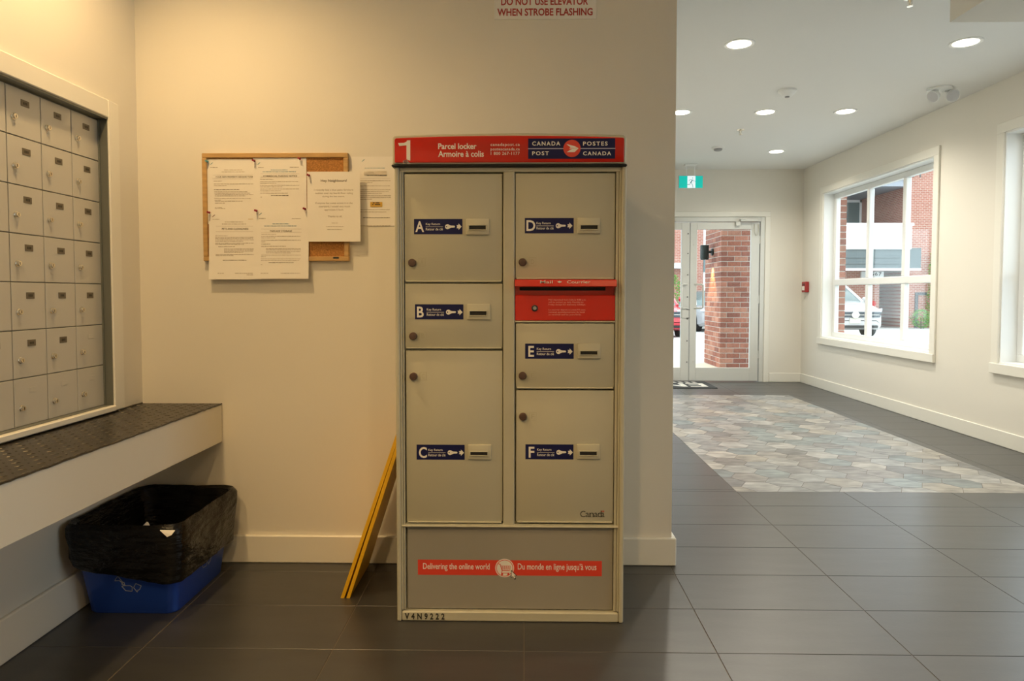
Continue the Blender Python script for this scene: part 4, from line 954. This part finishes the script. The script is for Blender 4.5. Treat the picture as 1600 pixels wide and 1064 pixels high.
# cars
def car(name, label, paint, x, y, Lc=4.6, Wc=1.82, hh=1.68):
    """nose towards -Y, front bumper at y"""
    g0 = gz(y+1); th = thing(name, label, 'car', (x, y+Lc/2, g0), 'cars parked outside')
    P = mat('car_paint_'+label[:8].strip().replace(' ', '_'), paint, .25, coat=.7); GL = mat('car_glass', (.10, .15, .15), .06); TY = mat('tyre', (.015, .015, .015), .8); RM = mat('rim', (.5, .5, .5), .3, .8)
    # body: sections along the length, (s, half width, low z, shoulder z, top z)
    secs = [(0, .62, .42, .62, .70), (.04, .78, .30, .66, .80), (.22, .87, .24, .72, .90), (.75, .91, .22, .80, .99), (1.25, .91, .22, .84, 1.06), (2.3, .92, .22, .88, 1.06), (3.6, .92, .22, .90, 1.08), (4.35, .88, .26, .90, 1.08), (4.6, .78, .36, .86, 1.0)]
    rr = []
    for s_, hw, zl, zs, zt in secs:
        hw *= Wc/1.84; yy = y+s_*Lc/4.6; k_ = hh/1.68
        half = [(hw*.90, zl), (hw, zl+.10), (hw*1.0, zs*.80), (hw*.985, zs), (hw*.93, zs+(zt-zs)*.6), (hw*.80, zt), (hw*.4, zt+.015)]
        rr.append([(x+a, yy, g0+b_*k_) for a, b_ in half] + [(x-a, yy, g0+b_*k_) for a, b_ in half[::-1]])
    bd = MB().rings(rr).build('body', P, th, smooth=True)
    gs = [(1.15, .74, 1.03, 1.04), (2.0, .70, 1.06, 1.56), (2.5, .69, 1.06, 1.66), (3.5, .68, 1.06, 1.66), (4.1, .66, 1.06, 1.58), (4.5, .64, 1.04, 1.12)]
    rr = []
    for s_, hw, z0_, z1_ in gs:
        hw *= Wc/1.84; k_ = hh/1.68; yy = y+s_*Lc/4.6; t_ = (z1_-z0_)/.6; wt = hw*(1-.14*t_)
        rr.append([(x+hw*1.08, yy, g0+z0_*k_), (x+wt, yy, g0+(z1_-.05*t_)*k_), (x+wt*.8, yy, g0+z1_*k_), (x-wt*.8, yy, g0+z1_*k_), (x-wt, yy, g0+(z1_-.05*t_)*k_), (x-hw*1.08, yy, g0+z0_*k_)])
    MB().rings(rr).build('glasshouse', GL, th, smooth=True)
    for i_ in (1, -1):   # pillars and roof skin
        edge = [Vector((x+i_*(abs(r[1][0]-x)+.012), r[1][1], r[1][2]+.01)) for r in rr]; edge[0] = Vector((x+i_*.78*Wc/1.84, rr[0][0][1], rr[0][0][2]))
        MB().tube(edge, .045, 6).build('roof_pillar', P, th, smooth=True)
        hd = MB().rings([[(x+i_*(.56+.0*q_)*Wc/1.84, y+.05+q_, g0+z_) for z_ in (.70, .80)] + [(x+i_*(.86)*Wc/1.84, y+.16+q_*.5, g0+z_) for z_ in (.86, .76)] for q_ in (0, .1)])
        hd.build('headlight', mat('headlight', (.75, .80, .85), .08), th)
        MB().lathe([(.075, 0), (.075, .02)], (x+i_*.66*Wc/1.84, y+.075, g0+.44), (0, -1, 0), 14).build('fog_lamp', BLACK, th)
        MB().lathe([(.03, -.09), (.085, -.05), (.09, .05), (.05, .09)], (x+i_*1.0*Wc/1.84, y+1.45, g0+1.10), (1, 0, 0), 12).build('mirror', P, th, smooth=True)
        for s_ in (.88, 3.62):
            c_ = (x+i_*(Wc/2-.22), y+s_*Lc/4.6, g0+.345)
            wh = MB().lathe([(.25, 0), (.335, .0), (.345, .03), (.345, .19), (.335, .22), (.25, .22)], c_, (i_, 0, 0), 28).build('wheel', TY, th, smooth=True)
            MB().lathe([(.24, .215), (.22, .225), (.05, .21), (.01, .225)], c_, (i_, 0, 0), 20).build('rim', RM, wh, smooth=True)
    MB().rings([[(x+a, yy, g0+z_) for a, yy, z_ in ((-.70, y+.02, .60), (.70, y+.02, .60), (.74, y+.05, .74), (-.74, y+.05, .74))], [(x+a, yy, g0+z_) for a, yy, z_ in ((-.70, y-.03, .60), (.70, y-.03, .60), (.74, y-.03, .76), (-.74, y-.03, .76))]]).build('grille', mat('grille', (.05, .065, .08), .6), th)
    MB().box(x-.68, x+.68, y-.036, y-.02, g0+.668, g0+.680).build('grille_bar', CHROME, th)
    MB().lathe([(.105, 0), (.105, .012), (.08, .016), (.078, .008)], (x, y-.034, g0+.672), (0, -1, 0), 24).build('emblem_ring', CHROME, th, smooth=True)
    B(x-.12, x+.12, y-.056, y-.03, g0+.655, g0+.69).build('emblem_bar', CHROME, th)
    B(x-.155, x+.155, y-.025, y+.05, g0+.43, g0+.58).build('licence_plate', mat('plate_cream', (.62, .60, .50), .5), th)
    B(x-.66, x+.66, y-.02, y+.06, g0+.30, g0+.37, bev=.01).build('air_intake', BLACK, th)
    return th
car('parked_car', 'white sport utility car parked beyond the six-pane window', (.55, .55, .55), 9.50, 19.9)
car('parked_car', 'red car seen through the half-hidden door leaf', (.50, .015, .03), o_(1063, 500, 20).x-.70, 19.6, 4.2, 1.78, 1.5)
car('parked_car', 'silver grey car peeking out behind the brick pillar', (.36, .37, .38), o_(1094, 500, 24).x+.9, 24, 4.5, 1.80, 1.5)

# shrubs
LEAFM = [mat('leaf_%d' % k, c, .6) for k, c in enumerate([(.10, .28, .03), (.16, .38, .05), (.07, .20, .03)])]
def shrub(name, label, x, y, z0, r, h, n, seed, shape='round'):
    th = thing(name, label, 'shrub', (x, y, z0)); rs = random.Random(seed)
    MB().cyl((x, y, z0), (x, y, z0+h*.6), .03, .015, n=8).build('stem', mat('bark', (.12, .08, .05), .9), th)
    m = MB()
    for q_ in LEAFM: m.use(q_)
    for i in range(n):
        m.mi = rs.randrange(3); t_ = rs.random(); a = rs.uniform(0, 6.283)
        rad = r*(math.sqrt(max(0, 1-(2*t_-1)**2)) if shape == 'round' else (1-t_)**.6*.95+.08)*math.sqrt(rs.uniform(.3, 1))
        p = Vector((x+rad*math.cos(a), y+rad*math.sin(a), z0+.05+h*t_)); s_ = rs.uniform(.05, .10)
        d1 = Vector((rs.uniform(-1, 1), rs.uniform(-1, 1), rs.uniform(-.3, 1))).normalized(); d2 = d1.orthogonal().normalized()
        m.poly([p, p+d1*s_*.5+d2*s_*.3, p+d1*s_, p+d1*s_*.5-d2*s_*.3])
    m.build('foliage', parent=th)['kind'] = 'stuff'
p = o_(1439, 505, YO-1.1); shrub('shrub', 'bright green bush against the brick wall across the driveway', p.x, YO-1.1, gz(YO-1.1)-.02, .42, .75, 700, 1)
p = o_(1452, 450, YO-.15); shrub('climbing_plant', 'tall thin green climber on the brick wall across the driveway', p.x+.05, YO-.25, gz(YO)-.02, .24, 3.2, 900, 2, 'tall')
p = o_(1055, 430, 30); shrub('shrub', 'bright green conifer behind the red car', p.x-.1, 30, gz(30)-.02, .75, 2.25, 1500, 3, 'tall')
p = o_(1097, 470, 30); shrub('shrub', 'low green bush behind the silver grey car', p.x, 30, gz(30)-.02, .6, 1.1, 700, 4)
p = U(1440, 508, Y=YO-.9)
